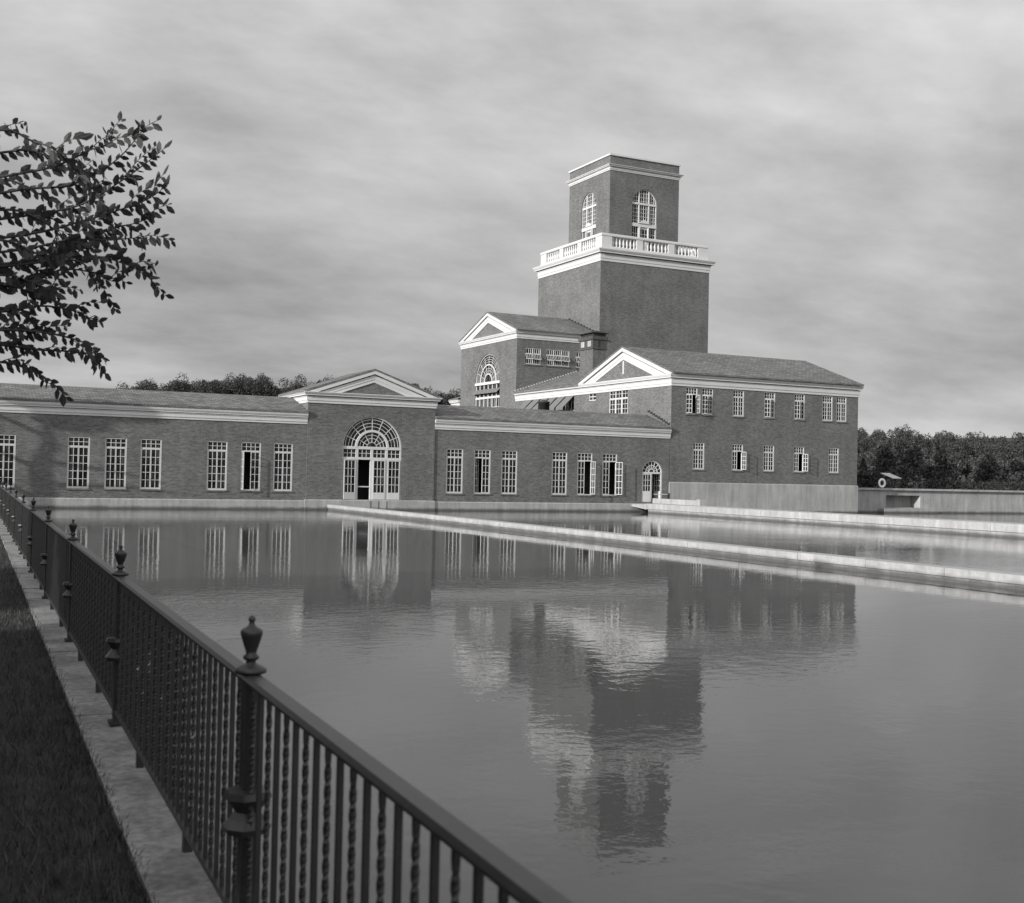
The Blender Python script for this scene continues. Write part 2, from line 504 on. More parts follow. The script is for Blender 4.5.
# ---------- entrance pavilion
def entrance_pavilion():
    x0, x1, yb = 18.78, 26.26, 67.0
    t = thing('entrance_pavilion', ((x0 + x1) / 2, YP, 0), 'brick entrance pavilion with white pediment over a large arched glass doorway at the water', 'pavilion')
    fr = Fr('F', YP)
    dc, hf, db, sp = 22.53, 1.73, .585, 3.47
    w = MB()
    w.facade(fr, x0, x1, .55, 6.3, [(dc - hf, dc + hf, db, sp + hf, True)], .3)
    w.facade(Fr('L', x0), YP, yb, .55, 6.3); w.facade(Fr('R', x1), YP, yb, .55, 6.3); w.facade(Fr('B', yb), x0, x1, .55, 6.3)
    w.build('wall', M['brick'], t)
    MB().box(fr, x0 + .02, x1 - .02, -3.2, -3.1, .5, 6.2).build('interior_wall', M['interior'], t)
    MB().box(fr, x0 + .02, x1 - .02, -3.1, -.3, .5, .58).build('interior_floor', M['interior'], t)
    b = MB(); b.sweep(ccw(x0, x1, YP, yb), [(0, -.9), (.07, -.9), (.07, .52), (.04, .57), (0, .57)], True)
    b.build('base', M['stone'], t)
    cornice(ccw(x0, x1, YP, yb), 5.82, .6, .3, True).build('cornice', M['white'], t)
    c = (x0 + x1) / 2
    tr = MB(); tr.prism(fr, [(c - 3.7, 6.40), (c + 3.7, 6.40), (c, 7.70)], -.15, 0)
    tr.build('tympanum', M['brick'], t)
    pd = MB(); gable_trim(pd, fr, c, 6.425, 7.76, .35, .66); pd.build('pediment', M['white'], t)
    gable_roof(fr, c, 4.05, 6.47, 7.86, .18, -(yb - YP) - .2, .10).build('roof', M['roof'], t)
    # arched doorway
    m = MB(); v0, v1 = -.2, -.08
    e = .09
    m.arc(fr, dc, sp, hf - .07, hf, v0, v1, 32)
    m.arc(fr, dc, sp, hf * .50, hf * .575, v0, v1 + .02, 28)
    for r in (.68, .79, .90): m.arc(fr, dc, sp, hf * r - .014, hf * r + .014, -.16, -.12, 32)
    for k in range(1, 8):
        a = math.pi * k / 8
        m.seg(fr, (dc + hf * .575 * math.cos(a), sp + hf * .575 * math.sin(a)), (dc + (hf - .07) * math.cos(a), sp + (hf - .07) * math.sin(a)), .035, -.155, -.115)
    for r in (.17, .30, .41): m.arc(fr, dc, sp, hf * r - .014, hf * r + .014, -.16, -.12, 20)
    for k in range(1, 6):
        a = math.pi * k / 6
        m.seg(fr, (dc + hf * .17 * math.cos(a), sp + hf * .17 * math.sin(a)), (dc + hf * .5 * math.cos(a), sp + hf * .5 * math.sin(a)), .032, -.155, -.115)
    m.box(fr, dc - hf, dc + hf, v0, v1 + .01, sp - .10, sp + .06)
    m.box(fr, dc - hf, dc + hf, v0, v1 + .01, 2.80, 2.93)
    for k in range(5):
        u = dc - hf + 2 * hf * k / 4
        wd = .075
        a, bb = (u, u + wd) if k == 0 else ((u - wd, u) if k == 4 else (u - wd, u + wd))
        m.box(fr, a, bb, v0, v1, db, 2.80); m.box(fr, a, bb, v0, v1, 2.93, sp - .10)
        if k < 4:
            q0, q1 = u + .075, u + hf / 2 - .075
            for i in (1, 2):
                x = q0 + (q1 - q0) * i / 3
                m.box(fr, x - .015, x + .015, -.16, -.12, 2.93, sp - .10)
            m.box(fr, q0, q1, -.158, -.122, 3.135, 3.165)
    d = m.build('arched_doorway', M['white'], t)
    gl = MB()
    A = [(dc + hf * math.cos(math.pi * i / 24), sp + hf * math.sin(math.pi * i / 24)) for i in range(25)]
    gl.add([fr.p(a, -.14, b_) for a, b_ in [(dc + hf, 2.86)] + A + [(dc - hf, 2.86)]], [tuple(range(27))])
    gl.build('fanlight', M['glass'], d)
    # leaves: bay 1 stands ajar with a second leaf folded on it, bay 2 is open, bays 3 and 4 are shut
    q = hf / 2
    leaf(fr, dc - hf + .075, 1, q - .15, db + .01, 2.79, 0, 3, 4, .34).build('door_leaf', [M['white'], M['glass']], d)
    o = leaf(fr, dc - q - .08, -1, q - .16, db + .01, 2.79, R(8), 3, 4, .34).build('door_leaf', [M['white'], M['glass']], d)
    for k in (2, 3):
        leaf(fr, dc - hf + q * k + .075, 1, q - .15, db + .01, 2.79, 0, 3, 4, .34).build('door_leaf', [M['white'], M['glass']], d)
    MB().box(fr, dc - q + .075, dc - .075, -.17, -.12, 1.27, 1.33).build('guard_bar', M['white'], d)
    # flight of steps under the door seen as joints in the base
    for k in (dc - .05, dc + .42, dc + .9):
        MB().box(fr, k - .02, k + .02, .03, .076, -.3, .50).build('joint_groove', M['darkmetal'], t)

entrance_pavilion()

# ---------- low wings
def wing(x0, x1, wins, name, label, rz, re, door=None, ridge_y=65.05):
    t = thing(name, ((x0 + x1) / 2, YW, 0), label, 'wing', 'low wings along the pond')
    fr = Fr('F', YW); yb = 67.6
    ops = [(a, a + 1.05, 1.0, 3.57, False) for a, l, r in wins]
    if door: ops.append((door - .75, door + .75, .62, 3.22, True))
    w = MB(); w.facade(fr, x0, x1, .5, 5.1, ops)
    w.facade(Fr('B', yb), x0, x1, .5, 5.1); w.facade(Fr('L', x0), YW, yb, .5, 5.1); w.facade(Fr('R', x1), YW, yb, .5, 5.1)
    w.build('wall', M['brick'], t)
    MB().box(fr, x0 + .02, x1 - .02, -2.6, -2.5, .45, 5.0).build('interior_wall', M['interior'], t)
    b = MB(); b.sweep([(x0, YW), (x1, YW)], [(0, -.9), (.07, -.9), (.07, .47), (.04, .52), (0, .52)])
    b.build('base', M['stone'], t)
    cornice([(x0, YW), (x1, YW)], 4.64, .52, .2).build('cornice', M['white'], t)
    f2 = Fr('L', x0)
    half = ridge_y - (YW - .3)
    rb = MB(); rb.prism(f2, [(YW - .22, re - .10), (YW - .22, re), (ridge_y, rz), (2 * ridge_y - YW + .22, re), (2 * ridge_y - YW + .22, re - .1), (ridge_y, rz - .12)], 0, -(x1 - x0))
    roof = rb.build('roof', M['roof'], t)
    MB().box(fr, x0, x1, .10, .19, 5.165, re - .105).build('gutter', M['tin'], t)
    for a, l, r in wins:
        lab = None
        if l or r: lab = 'casement window standing open'
        window(t, fr, a, a + 1.05, 1.0, 3.57, 3.09, 5, l, r, label=lab)
    return t, fr, roof

wing(-6, 18.775, [(-.37, None, None), (1.4, None, None), (3.15, None, None), (6.58, None, None), (8.36, None, None), (10.08, None, None), (13.45, None, None), (15.23, 92, None), (16.97, None, None)],
     'gallery_wing', 'low brick wing left of the arched entrance, tree shadow falling across its wall', 6.22, 5.33)
t, fr, roof = wing(26.265, 42.36, [(27.04, None, None), (28.80, -38, None), (30.55, None, None), (33.92, None, None), (35.68, None, 93), (37.44, None, 122)],
     'gallery_wing', 'low brick wing with small arched door, between entrance pavilion and two storey block', 6.23, 5.33, 41.08)
def small_door():
    dc, hf, sp, db = 41.08, .75, 2.47, .62
    m = MB(); v0, v1 = -.18, -.05
    m.arc(fr, dc, sp, hf - .07, hf, v0, v1, 24)
    m.arc(fr, dc, sp, hf * .55, hf * .61, -.15, -.08, 20); m.arc(fr, dc, sp, hf * .25, hf * .32, -.15, -.08, 16)
    for k in range(1, 8):
        a = math.pi * k / 8
        m.seg(fr, (dc + hf * .28 * math.cos(a), sp + hf * .28 * math.sin(a)), (dc + hf * .92 * math.cos(a), sp + hf * .92 * math.sin(a)), .032, -.145, -.085)
    m.box(fr, dc - hf, dc + hf, v0, v1 + .01, sp - .08, sp + .03)
    m.box(fr, dc - hf, dc - hf + .06, v0, v1, db, sp - .08); m.box(fr, dc + hf - .07, dc + hf, v0, v1, db, sp - .08)
    m.box(fr, dc - .06, dc + .03, v0, v1, db, sp - .08)
    d = m.build('arched_door', M['white'], t)
    A = [(dc + hf * math.cos(math.pi * i / 20), sp + hf * math.sin(math.pi * i / 20)) for i in range(21)]
    MB().add([fr.p(a, -.12, b) for a, b in A], [tuple(range(21))]).build('fanlight', M['glass'], d)
    leaf(fr, dc - hf + .06, 1, hf - .12, db + .01, sp - .09, 0, 3, 3, .62).build('door_leaf', [M['white'], M['glass']], d)
    leaf(fr, dc + hf - .07, -1, hf - .12, db + .01, sp - .09, R(-82), 3, 3, .62).build('door_leaf', [M['white'], M['glass']], d)
small_door()
# stepped lead flashing where this roof dies into the taller block
fl = MB()
for k in range(9):
    y = YW + .05 + k * .29
    z = 5.43 + (y - (YW - .3)) * .385
    fl.wbox(42.345, 42.385, y, y + .26, z - .05, z + .07)
fl.build('flashing', M['darkmetal'], roof)
vt = thing('roof_ventilator', (35.2, 66.0, 6.0), 'dark drum shaped ventilator on the ridge of the low right wing, before the awnings', 'ventilator')
MB().lathe((35.2, 66.0, 5.6), [(.36, 0), (.36, 1.12), (.40, 1.12), (.40, 1.18), (.10, 1.30)], 20).build('drum', M['darkmetal'], vt, True)
MB().lathe((35.2, 66.0, 5.6), [(.42, .18), (.42, .40)], 20).build('collar', M['tin'], vt, True)

# ---------- two storey block
def two_storey_block():
    x0, x1, yb = 42.40, 57.85, 73.9
    t = thing('two_storey_block', ((x0 + x1) / 2, YR, 0), 'two storey brick block with gabled slate roof and tall plain concrete base', 'building')
    fr = Fr('F', YR); fl_ = Fr('L', x0); fR = Fr('R', x1)
    up = [(43.50, 32, 92), (44.74, 24, None), (47.19, None, None), (49.75, 26, None), (52.26, 20, None), (54.68, None, None), (55.91, None, None)]
    lo = [(44.11, None, None), (47.18, None, 100), (49.74, None, None), (52.28, None, 108), (55.29, None, None)]
    W, H = .9, 1.71
    ops = [(a, a + W, 6.26, 7.96, False) for a, _, _ in up] + [(a, a + W, 2.74, 4.45, False) for a, _, _ in lo]
    w = MB(); w.facade(fr, x0, x1, 1.88, 8.7, ops)
    lops = [(67.55, 69.95, 6.1, 8.08, False), (71.75, 72.75, 7.5, 8.05, False)]
    w.facade(fl_, YR, yb, 1.88, 8.7, lops); w.facade(fR, YR, yb, 1.88, 8.7); w.facade(Fr('B', yb), x0, x1, 1.88, 8.7)
    w.build('wall', M['brick'], t)
    MB().box(fr, x0 + .02, x1 - .02, -3.3, -3.2, 1.9, 8.6).build('interior_wall', M['interior'], t)
    MB().box(fl_, YR + .02, yb - .02, -3.3, -3.2, 1.9, 8.6).build('interior_wall', M['interior'], t)
    b = MB(); b.sweep(ccw(x0, x1, YR, yb), [(0, -.9), (.06, -.9), (.06, 1.86), (.03, 1.91), (0, 1.91)], True)
    b.build('base', M['stone'], t)
    cornice([(x0, yb), (x0, YR), (x1, YR), (x1, yb)], 8.0, .74, .26).build('cornice', M['white'], t)
    c = (YR + yb) / 2
    for f in (fl_, fR):
        MB().prism(f, [(c - 5.7, 8.7), (c + 5.7, 8.7), (c, 10.78)], -.15, 0).build('tympanum', M['brick'], t)
        pd = MB(); gable_trim(pd, f, c, 8.765, 10.88, .352, .80); pd.build('pediment', M['white'], t)
    gable_roof(fl_, c, 6.12, 8.86, 10.98, .18, -(x1 - x0) - .18, .10).build('roof', M['roof'], t)
    MB().box(fl_, c - .07, c + .07, .005, .05, 9.1, 10.0).build('gable_slit', M['white'], t)
    for i, (a, l, r) in enumerate(up):
        window(t, fr, a, a + W, 6.26, 7.96, 7.53, 4, l, r, label='casement window standing open' if (l or r) else None)
    for a, l, r in lo:
        window(t, fr, a, a + W, 2.74, 4.45, 4.0, 4, l, r, label='casement window standing open' if r else None)
    # left side: wide window with its middle open, and a small one
    f = fl_; m = MB()
    a, bb, z0, z1, zt = 67.55, 69.95, 6.1, 8.08, 7.5
    m.box(f, a, a + .06, -.13, -.03, z0, z1); m.box(f, bb - .06, bb, -.13, -.03, z0, z1); m.box(f, a, bb, -.13, -.032, z1 - .06, z1)
    m.box(f, a, bb, -.13, -.028, zt - .05, zt + .03)
    for u in (68.35, 69.15): m.box(f, u - .045, u + .045, -.13, -.03, z0, z1)
    for u in (67.95, 68.75, 69.55): m.box(f, u - .016, u + .016, -.09, -.05, zt, z1)
    m.box(f, a, bb, -.088, -.052, 7.78, 7.81)
    o = m.build('window', M['white'], t)
    o['label'] = 'wide three part window on the sunlit side'
    MB().add([f.p(a, -.08, zt), f.p(bb, -.08, zt), f.p(bb, -.08, z1), f.p(a, -.08, z1)], [(0, 1, 2, 3)]).build('pane', M['glass'], o)
    for h, sg, an in ((a + .06, 1, 0), (69.1, -1, 0), (bb - .06, -1, 0)):
        leaf(f, h, sg, .68, z0 + .01, zt - .06, R(an), 2, 4).build('sash', [M['white'], M['glass']], o)
    m = MB(); a, bb, z0, z1 = 71.75, 72.75, 7.5, 8.05
    m.box(f, a, a + .05, -.1, -.03, z0, z1); m.box(f, bb - .05, bb, -.1, -.03, z0, z1)
    for z in (z0, (z0 + z1) / 2 - .03, z1 - .06): m.box(f, a + .05, bb - .05, -.1, -.031, z, z + .06)
    m.box(f, (a + bb) / 2 - .03, (a + bb) / 2 + .03, -.098, -.04, z0, z1)
    o = m.build('window', M['white'], t); o['label'] = 'small window high on the sunlit side'
    MB().add([f.p(a, -.08, z0), f.p(bb, -.08, z0), f.p(bb, -.08, z1), f.p(a, -.08, z1)], [(0, 1, 2, 3)]).build('pane', M['glass'], o)
two_storey_block()

# ---------- link wing with awnings and chimney
def link_wing():
    x0, x1, y0, y1 = 42.40, 57.6, 73.903, 84.25
    t = thing('link_wing', (x0, (y0 + y1) / 2, 0), 'brick link wing with a row of canvas awnings and a capped chimney', 'wing')
    f = Fr('L', x0)
    ys = [74.85 + 1.3 * k for k in range(6)]
    ops = [(y, y + 1.0, 5.9, 7.93, False) for y in ys]
    w = MB(); w.facade(f, y0, y1, .2, 8.3, ops); w.build('wall', M['brick'], t)
    MB().box(f, y0, y1, -1.6, -1.5, .2, 8.2).build('interior_wall', M['interior'], t)
    cornice([(x0, y1), (x0, y0)], 8.0, .74, .262).build('cornice', M['white'], t)
    rf = MB()
    fr = Fr('F', y0)
    rf.prism(fr, [(x0 - .28, 8.62), (x0 - .28, 8.74), (50, 11.35), (x1, 8.74), (x1, 8.62), (50, 11.22)], 0, -(y1 - y0) + .02)
    r = rf.build('roof', M['roof'], t)
    k = MB()
    for i in range(24):
        x = x0 - .15 + i * .24; z = 8.80 + (x - x0 + .28) * .336
        k.wbox(x, x + .14, y1 - .06, y1 - .025, z - .04, z + .06)
    k.build('flashing', M['tin'], r)
    for y in ys:
        m = MB()
        m.box(f, y, y + .05, -.12, -.03, 5.9, 7.95); m.box(f, y + .95, y + 1.0, -.12, -.03, 5.9, 7.95); m.box(f, y, y + 1, -.12, -.032, 7.9, 7.95)
        m.box(f, y + .48, y + .52, -.1, -.04, 5.9, 7.9); m.box(f, y, y + 1, -.1, -.042, 6.9, 6.94); m.box(f, y, y + 1, -.1, -.042, 5.9, 5.95)
        o = m.build('window', M['white'], t)
        MB().add([f.p(y, -.08, 5.9), f.p(y + 1, -.08, 5.9), f.p(y + 1, -.08, 7.95), f.p(y, -.08, 7.95)], [(0, 1, 2, 3)]).build('pane', M['glass'], o)
        a = MB()
        ya, yb_ = y - .03, y + 1.03
        a.add([f.p(ya, .02, 8.02), f.p(yb_, .02, 8.02), f.p(yb_, .95, 7.10), f.p(ya, .95, 7.10), f.p(yb_, .95, 6.92), f.p(ya, .95, 6.92),
               f.p(ya, .02, 7.98), f.p(yb_, .02, 7.98), f.p(yb_, .93, 7.06), f.p(ya, .93, 7.06)], [(0, 1, 2, 3), (3, 2, 4, 5), (6, 7, 8, 9)])
        aw = a.build('awning', M['canvas'], t)
        fm = MB()
        for q in (ya + .02, yb_ - .02):
            fm.tube([f.p(q, .0, 6.95), f.p(q, .93, 6.95)], .014, 6)
        fm.tube([f.p(ya, .935, 6.94), f.p(yb_, .935, 6.94)], .014, 6)
        fm.build('awning_frame', M['darkmetal'], aw)
    # chimney
    cx0, cx1, cy0, cy1 = 45.05, 46.22, 76.8, 78.8
    c = MB(); c.wbox(cx0, cx1, cy0, cy1, 8.6, 11.75)
    ch = c.build('chimney', M['stack'], r)
    c = MB()
    c.wbox(cx0 - .07, cx1 + .07, cy0 - .07, cy1 + .07, 11.753, 11.87)
    c.wbox(cx0 - .03, cx1 + .03, cy0 - .03, cy1 + .03, 11.873, 12.45)
    c.wbox(cx0 - .10, cx1 + .10, cy0 - .10, cy1 + .10, 12.453, 12.72)
    c.build('chimney_crown', M['soot'], ch)
    for (a, b) in ((cy0 + .25, cy0 + .75), (cy1 - .75, cy1 - .25)):
        MB().wbox(cx0 - .05, cx0 - .028, a, b, 11.95, 12.38).build('vent_plate', M['stone'], ch)
    MB().wbox(cx0 + .42, cx0 + .55, cy0 - .05, cy0 - .028, 11.95, 12.40).build('vent_slot', M['darkmetal'], ch)
    c = MB()
    c.wbox(cx0 + .05, cx1 - .05, cy0 + .05, cy1 - .05, 12.723, 12.95)
    q = .14
    c.add([(cx0 - q, cy0 - q, 12.953), (cx1 + q, cy0 - q, 12.953), (cx1 + q, cy1 + q, 12.953), (cx0 - q, cy1 + q, 12.953),
           (cx0 - q, cy0 - q, 13.0), (cx1 + q, cy0 - q, 13.0), (cx1 + q, cy1 + q, 13.0), (cx0 - q, cy1 + q, 13.0), ((cx0 + cx1) / 2, cy0 + .5, 13.2), ((cx0 + cx1) / 2, cy1 - .5, 13.2)],
          [(0, 1, 2, 3), (0, 1, 5, 4), (1, 2, 6, 5), (2, 3, 7, 6), (3, 0, 4, 7), (4, 5, 8), (6, 7, 9), (5, 6, 9, 8), (7, 4, 8, 9)])
    c.build('chimney_cap', M['darkmetal'], ch)
link_wing()

# ---------- rear pavilion
def rear_pavilion():
    x0, x1, y0, y1 = 42.40, 49.97, 84.28, 95.07
    t = thing('rear_pavilion', (x0, (y0 + y1) / 2, 0), 'tall brick pavilion with white pediment and sunlit arched window, left of the tower', 'pavilion')
    f = Fr('L', x0); fr = Fr('F', y0)
    c, hf, sp, sb = 89.65, 2.4, 9.82, 6.0
    grp = [(43.14, 2), (45.06, 3), (47.76, 2)]
    ops = [(a, a + .72 * n, 11.05, 12.36, False) for a, n in grp]
    w = MB(); w.facade(f, y0, y1, .2, 13.7, [(c - hf, c + hf, sb, sp + hf, True)], .35)
    w.facade(fr, x0, x1, .2, 13.7, ops); w.facade(Fr('B', y1), x0, x1, .2, 13.7)
    w.build('wall', M['brick'], t)
    MB().box(f, y0 + .02, y1 - .02, -2.6, -2.5, .2, 13.5).build('interior_wall', M['interior'], t)
    MB().box(fr, x0 + .4, x1 - .02, -1.6, -1.5, 9.2, 13.5).build('interior_wall', M['interior'], t)
    cornice([(x1, y1), (x0, y1), (x0, y0), (x1, y0)], 13.06, .62, .24).build('cornice', M['white'], t)
    MB().prism(f, [(c - 5.35, 13.6), (c + 5.35, 13.6), (c, 15.52)], -.15, 0).build('tympanum', M['brick'], t)
    pd = MB(); gable_trim(pd, f, c, 13.705, 15.66, .352, .80); pd.build('pediment', M['white'], t)
    gable_roof(f, c, 5.72, 13.78, 15.78, .18, -(x1 - x0), .10).build('roof', M['roof'], t)
    fk = MB()
    for i in range(11):
        y = c - .1 - i * .5; z = 15.8 - (c - y) * .35
        fk.wbox(49.93, 49.965, y - .4, y, z - .12, z + .02)
    fk.build('flashing', M['darkmetal'], t)
    # arched window
    m = MB(); v0, v1 = -.22, -.08
    m.arc(f, c, sp, hf - .07, hf, v0, v1, 30)
    m.arc(f, c, sp, hf * .61, hf * .655, v0, v1 + .02, 26); m.arc(f, c, sp, hf * .29, hf * .33, v0, v1 + .02, 20)
    for r in (.74, .82, .90, .42, .51): m.arc(f, c, sp, hf * r - .014, hf * r + .014, -.17, -.12, 28)
    for k in range(1, 8):
        a = math.pi * k / 8
        m.seg(f, (c + hf * .34 * math.cos(a), sp + hf * .34 * math.sin(a)), (c + hf * .95 * math.cos(a), sp + hf * .95 * math.sin(a)), .035, -.165, -.115)
    m.box(f, c - hf, c + hf, v0, .04, sp - .16, sp + .06)
    m.box(f, c - hf, c + hf, v0, -.05, 8.48, 8.66)
    for k in range(7):
        u = c - hf + 2 * hf * k / 6
        a, b = (u, u + .1) if k == 0 else ((u - .1, u) if k == 6 else (u - .05, u + .05))
        m.box(f, a, b, v0, v1, 8.66, sp - .16); m.box(f, a, b, v0, v1, sb, 8.48)
        if k < 6: m.box(f, u + hf / 6 - .015, u + hf / 6 + .015, -.17, -.12, sb, 8.48)
    for z in (7.75, 7.0): m.box(f, c - hf + .1, c + hf - .1, -.168, -.122, z - .016, z + .016)
    o = m.build('arched_window', M['white'], t)
    A = [(c + hf * math.cos(math.pi * i / 24), sp + hf * math.sin(math.pi * i / 24)) for i in range(25)]
    MB().add([f.p(a, -.145, b) for a, b in [(c + hf, sb)] + A + [(c - hf, sb)]], [tuple(range(27))]).build('pane', M['glass'], o)
    for k in range(6):
        a = c - hf + 2 * hf * k / 6 + .04; b = a + 2 * hf / 6 - .06
        h = MB(); P = f.p
        h.hexa([P(a, -.06, 9.25), P(b, -.06, 9.25), P(b, .26, 8.90), P(a, .26, 8.90), P(a, -.06, 9.29), P(b, -.06, 9.29), P(b, .26, 8.94), P(a, .26, 8.94)])
        h.build('hopper_sash', M['canvas'], o)
    # high windows on the shaded side
    for a, n in grp:
        b = a + .72 * n; m = MB(); z0, z1 = 11.05, 12.36
        m.box(fr, a, b, -.12, -.03, z1 - .06, z1); m.box(fr, a, b, -.12, -.03, z0, z0 + .06)
        for k in range(n + 1):
            u = a + .72 * k
            q = (u, u + .06) if k == 0 else ((u - .06, u) if k == n else (u - .035, u + .035))
            m.box(fr, q[0], q[1], -.12, -.031, z0 + .06, z1 - .06)
            if k < n:
                for i in (1, 2, 3):
                    x = u + .72 * i / 4
                    m.box(fr, x - .015, x + .015, -.09, -.05, z0 + .06, z1 - .06)
        for z in (11.48, 11.92): m.box(fr, a, b, -.1, -.04, z - .02, z + .02)
        o = m.build('window', M['white'], t)
        MB().add([fr.p(a, -.08, z0), fr.p(b, -.08, z0), fr.p(b, -.08, z1), fr.p(a, -.08, z1)], [(0, 1, 2, 3)]).build('pane', M['glass'], o)
        P = fr.p
        for k in range(n):
            u = a + .72 * k + .05; u2 = u + .62
            h = MB()
            def bar(p0, p1, q0, q1):
                h.hexa([P(p0, q0[0], q0[1]), P(p1, q0[0], q0[1]), P(p1, q1[0], q1[1]), P(p0, q1[0], q1[1]),
                        P(p0, q0[0], q0[1] + .03), P(p1, q0[0], q0[1] + .03), P(p1, q1[0], q1[1] + .03), P(p0, q1[0], q1[1] + .03)])
            A_, B_ = (.0, 11.88), (.24, 11.44)
            L = lambda s_: (A_[0] + (B_[0] - A_[0]) * s_, A_[1] + (B_[1] - A_[1]) * s_)
            bar(u, u + .03, A_, B_); bar(u2 - .03, u2, A_, B_); bar(u + .05, u2 - .05, L(.92), B_); bar(u + .05, u2 - .05, A_, L(.06))
            for i in (1, 2, 3):
                x = u + .62 * i / 4; bar(x - .014, x + .014, L(.12), L(.82))
            h.mi = 1
            h.add([P(u + .05, L(.1)[0], L(.1)[1] + .015), P(u2 - .05, L(.1)[0], L(.1)[1] + .015), P(u2 - .05, L(.85)[0], L(.85)[1] + .015), P(u + .05, L(.85)[0], L(.85)[1] + .015)], [(0, 1, 2, 3)])
            h.build('hopper_sash', [M['white'], M['glass']], o)
        MB().box(fr, a - .04, b + .04, -.1, .06, z0 - .1, z0 - .003).build('sill', M['brick'], o)
rear_pavilion()

# ---------- far end of the link wing, beyond the rear pavilion
def far_wing():
    x0, y0, y1 = 42.42, 95.10, 96.9
    t = thing('rear_wing', (x0, 96, 0), 'end of a low brick wing with white cornice, just left of the tall rear pavilion', 'wing')
    MB().wbox(x0, 52, y0, y1, .2, 8.3).build('wall', M['brick'], t)
    cornice([(52, y1), (x0, y1), (x0, y0)], 7.95, .7, .26).build('cornice', M['white'], t)
    P = [(x0 - .28, y0, 8.74), (x0 - .28, y1 + .28, 8.74), (50, y0, 11.2), (50, y1 - 1.5, 11.2), (52, y1 + .28, 8.74), (52, y0, 8.74)]
    MB().add(P + [(p[0], p[1], p[2] - .1) for p in P], [(0, 2, 3, 1), (1, 3, 4), (4, 3, 2, 5), (0, 1, 7, 6), (1, 4, 10, 7)]).build('roof', M['roof'], t)
far_wing()

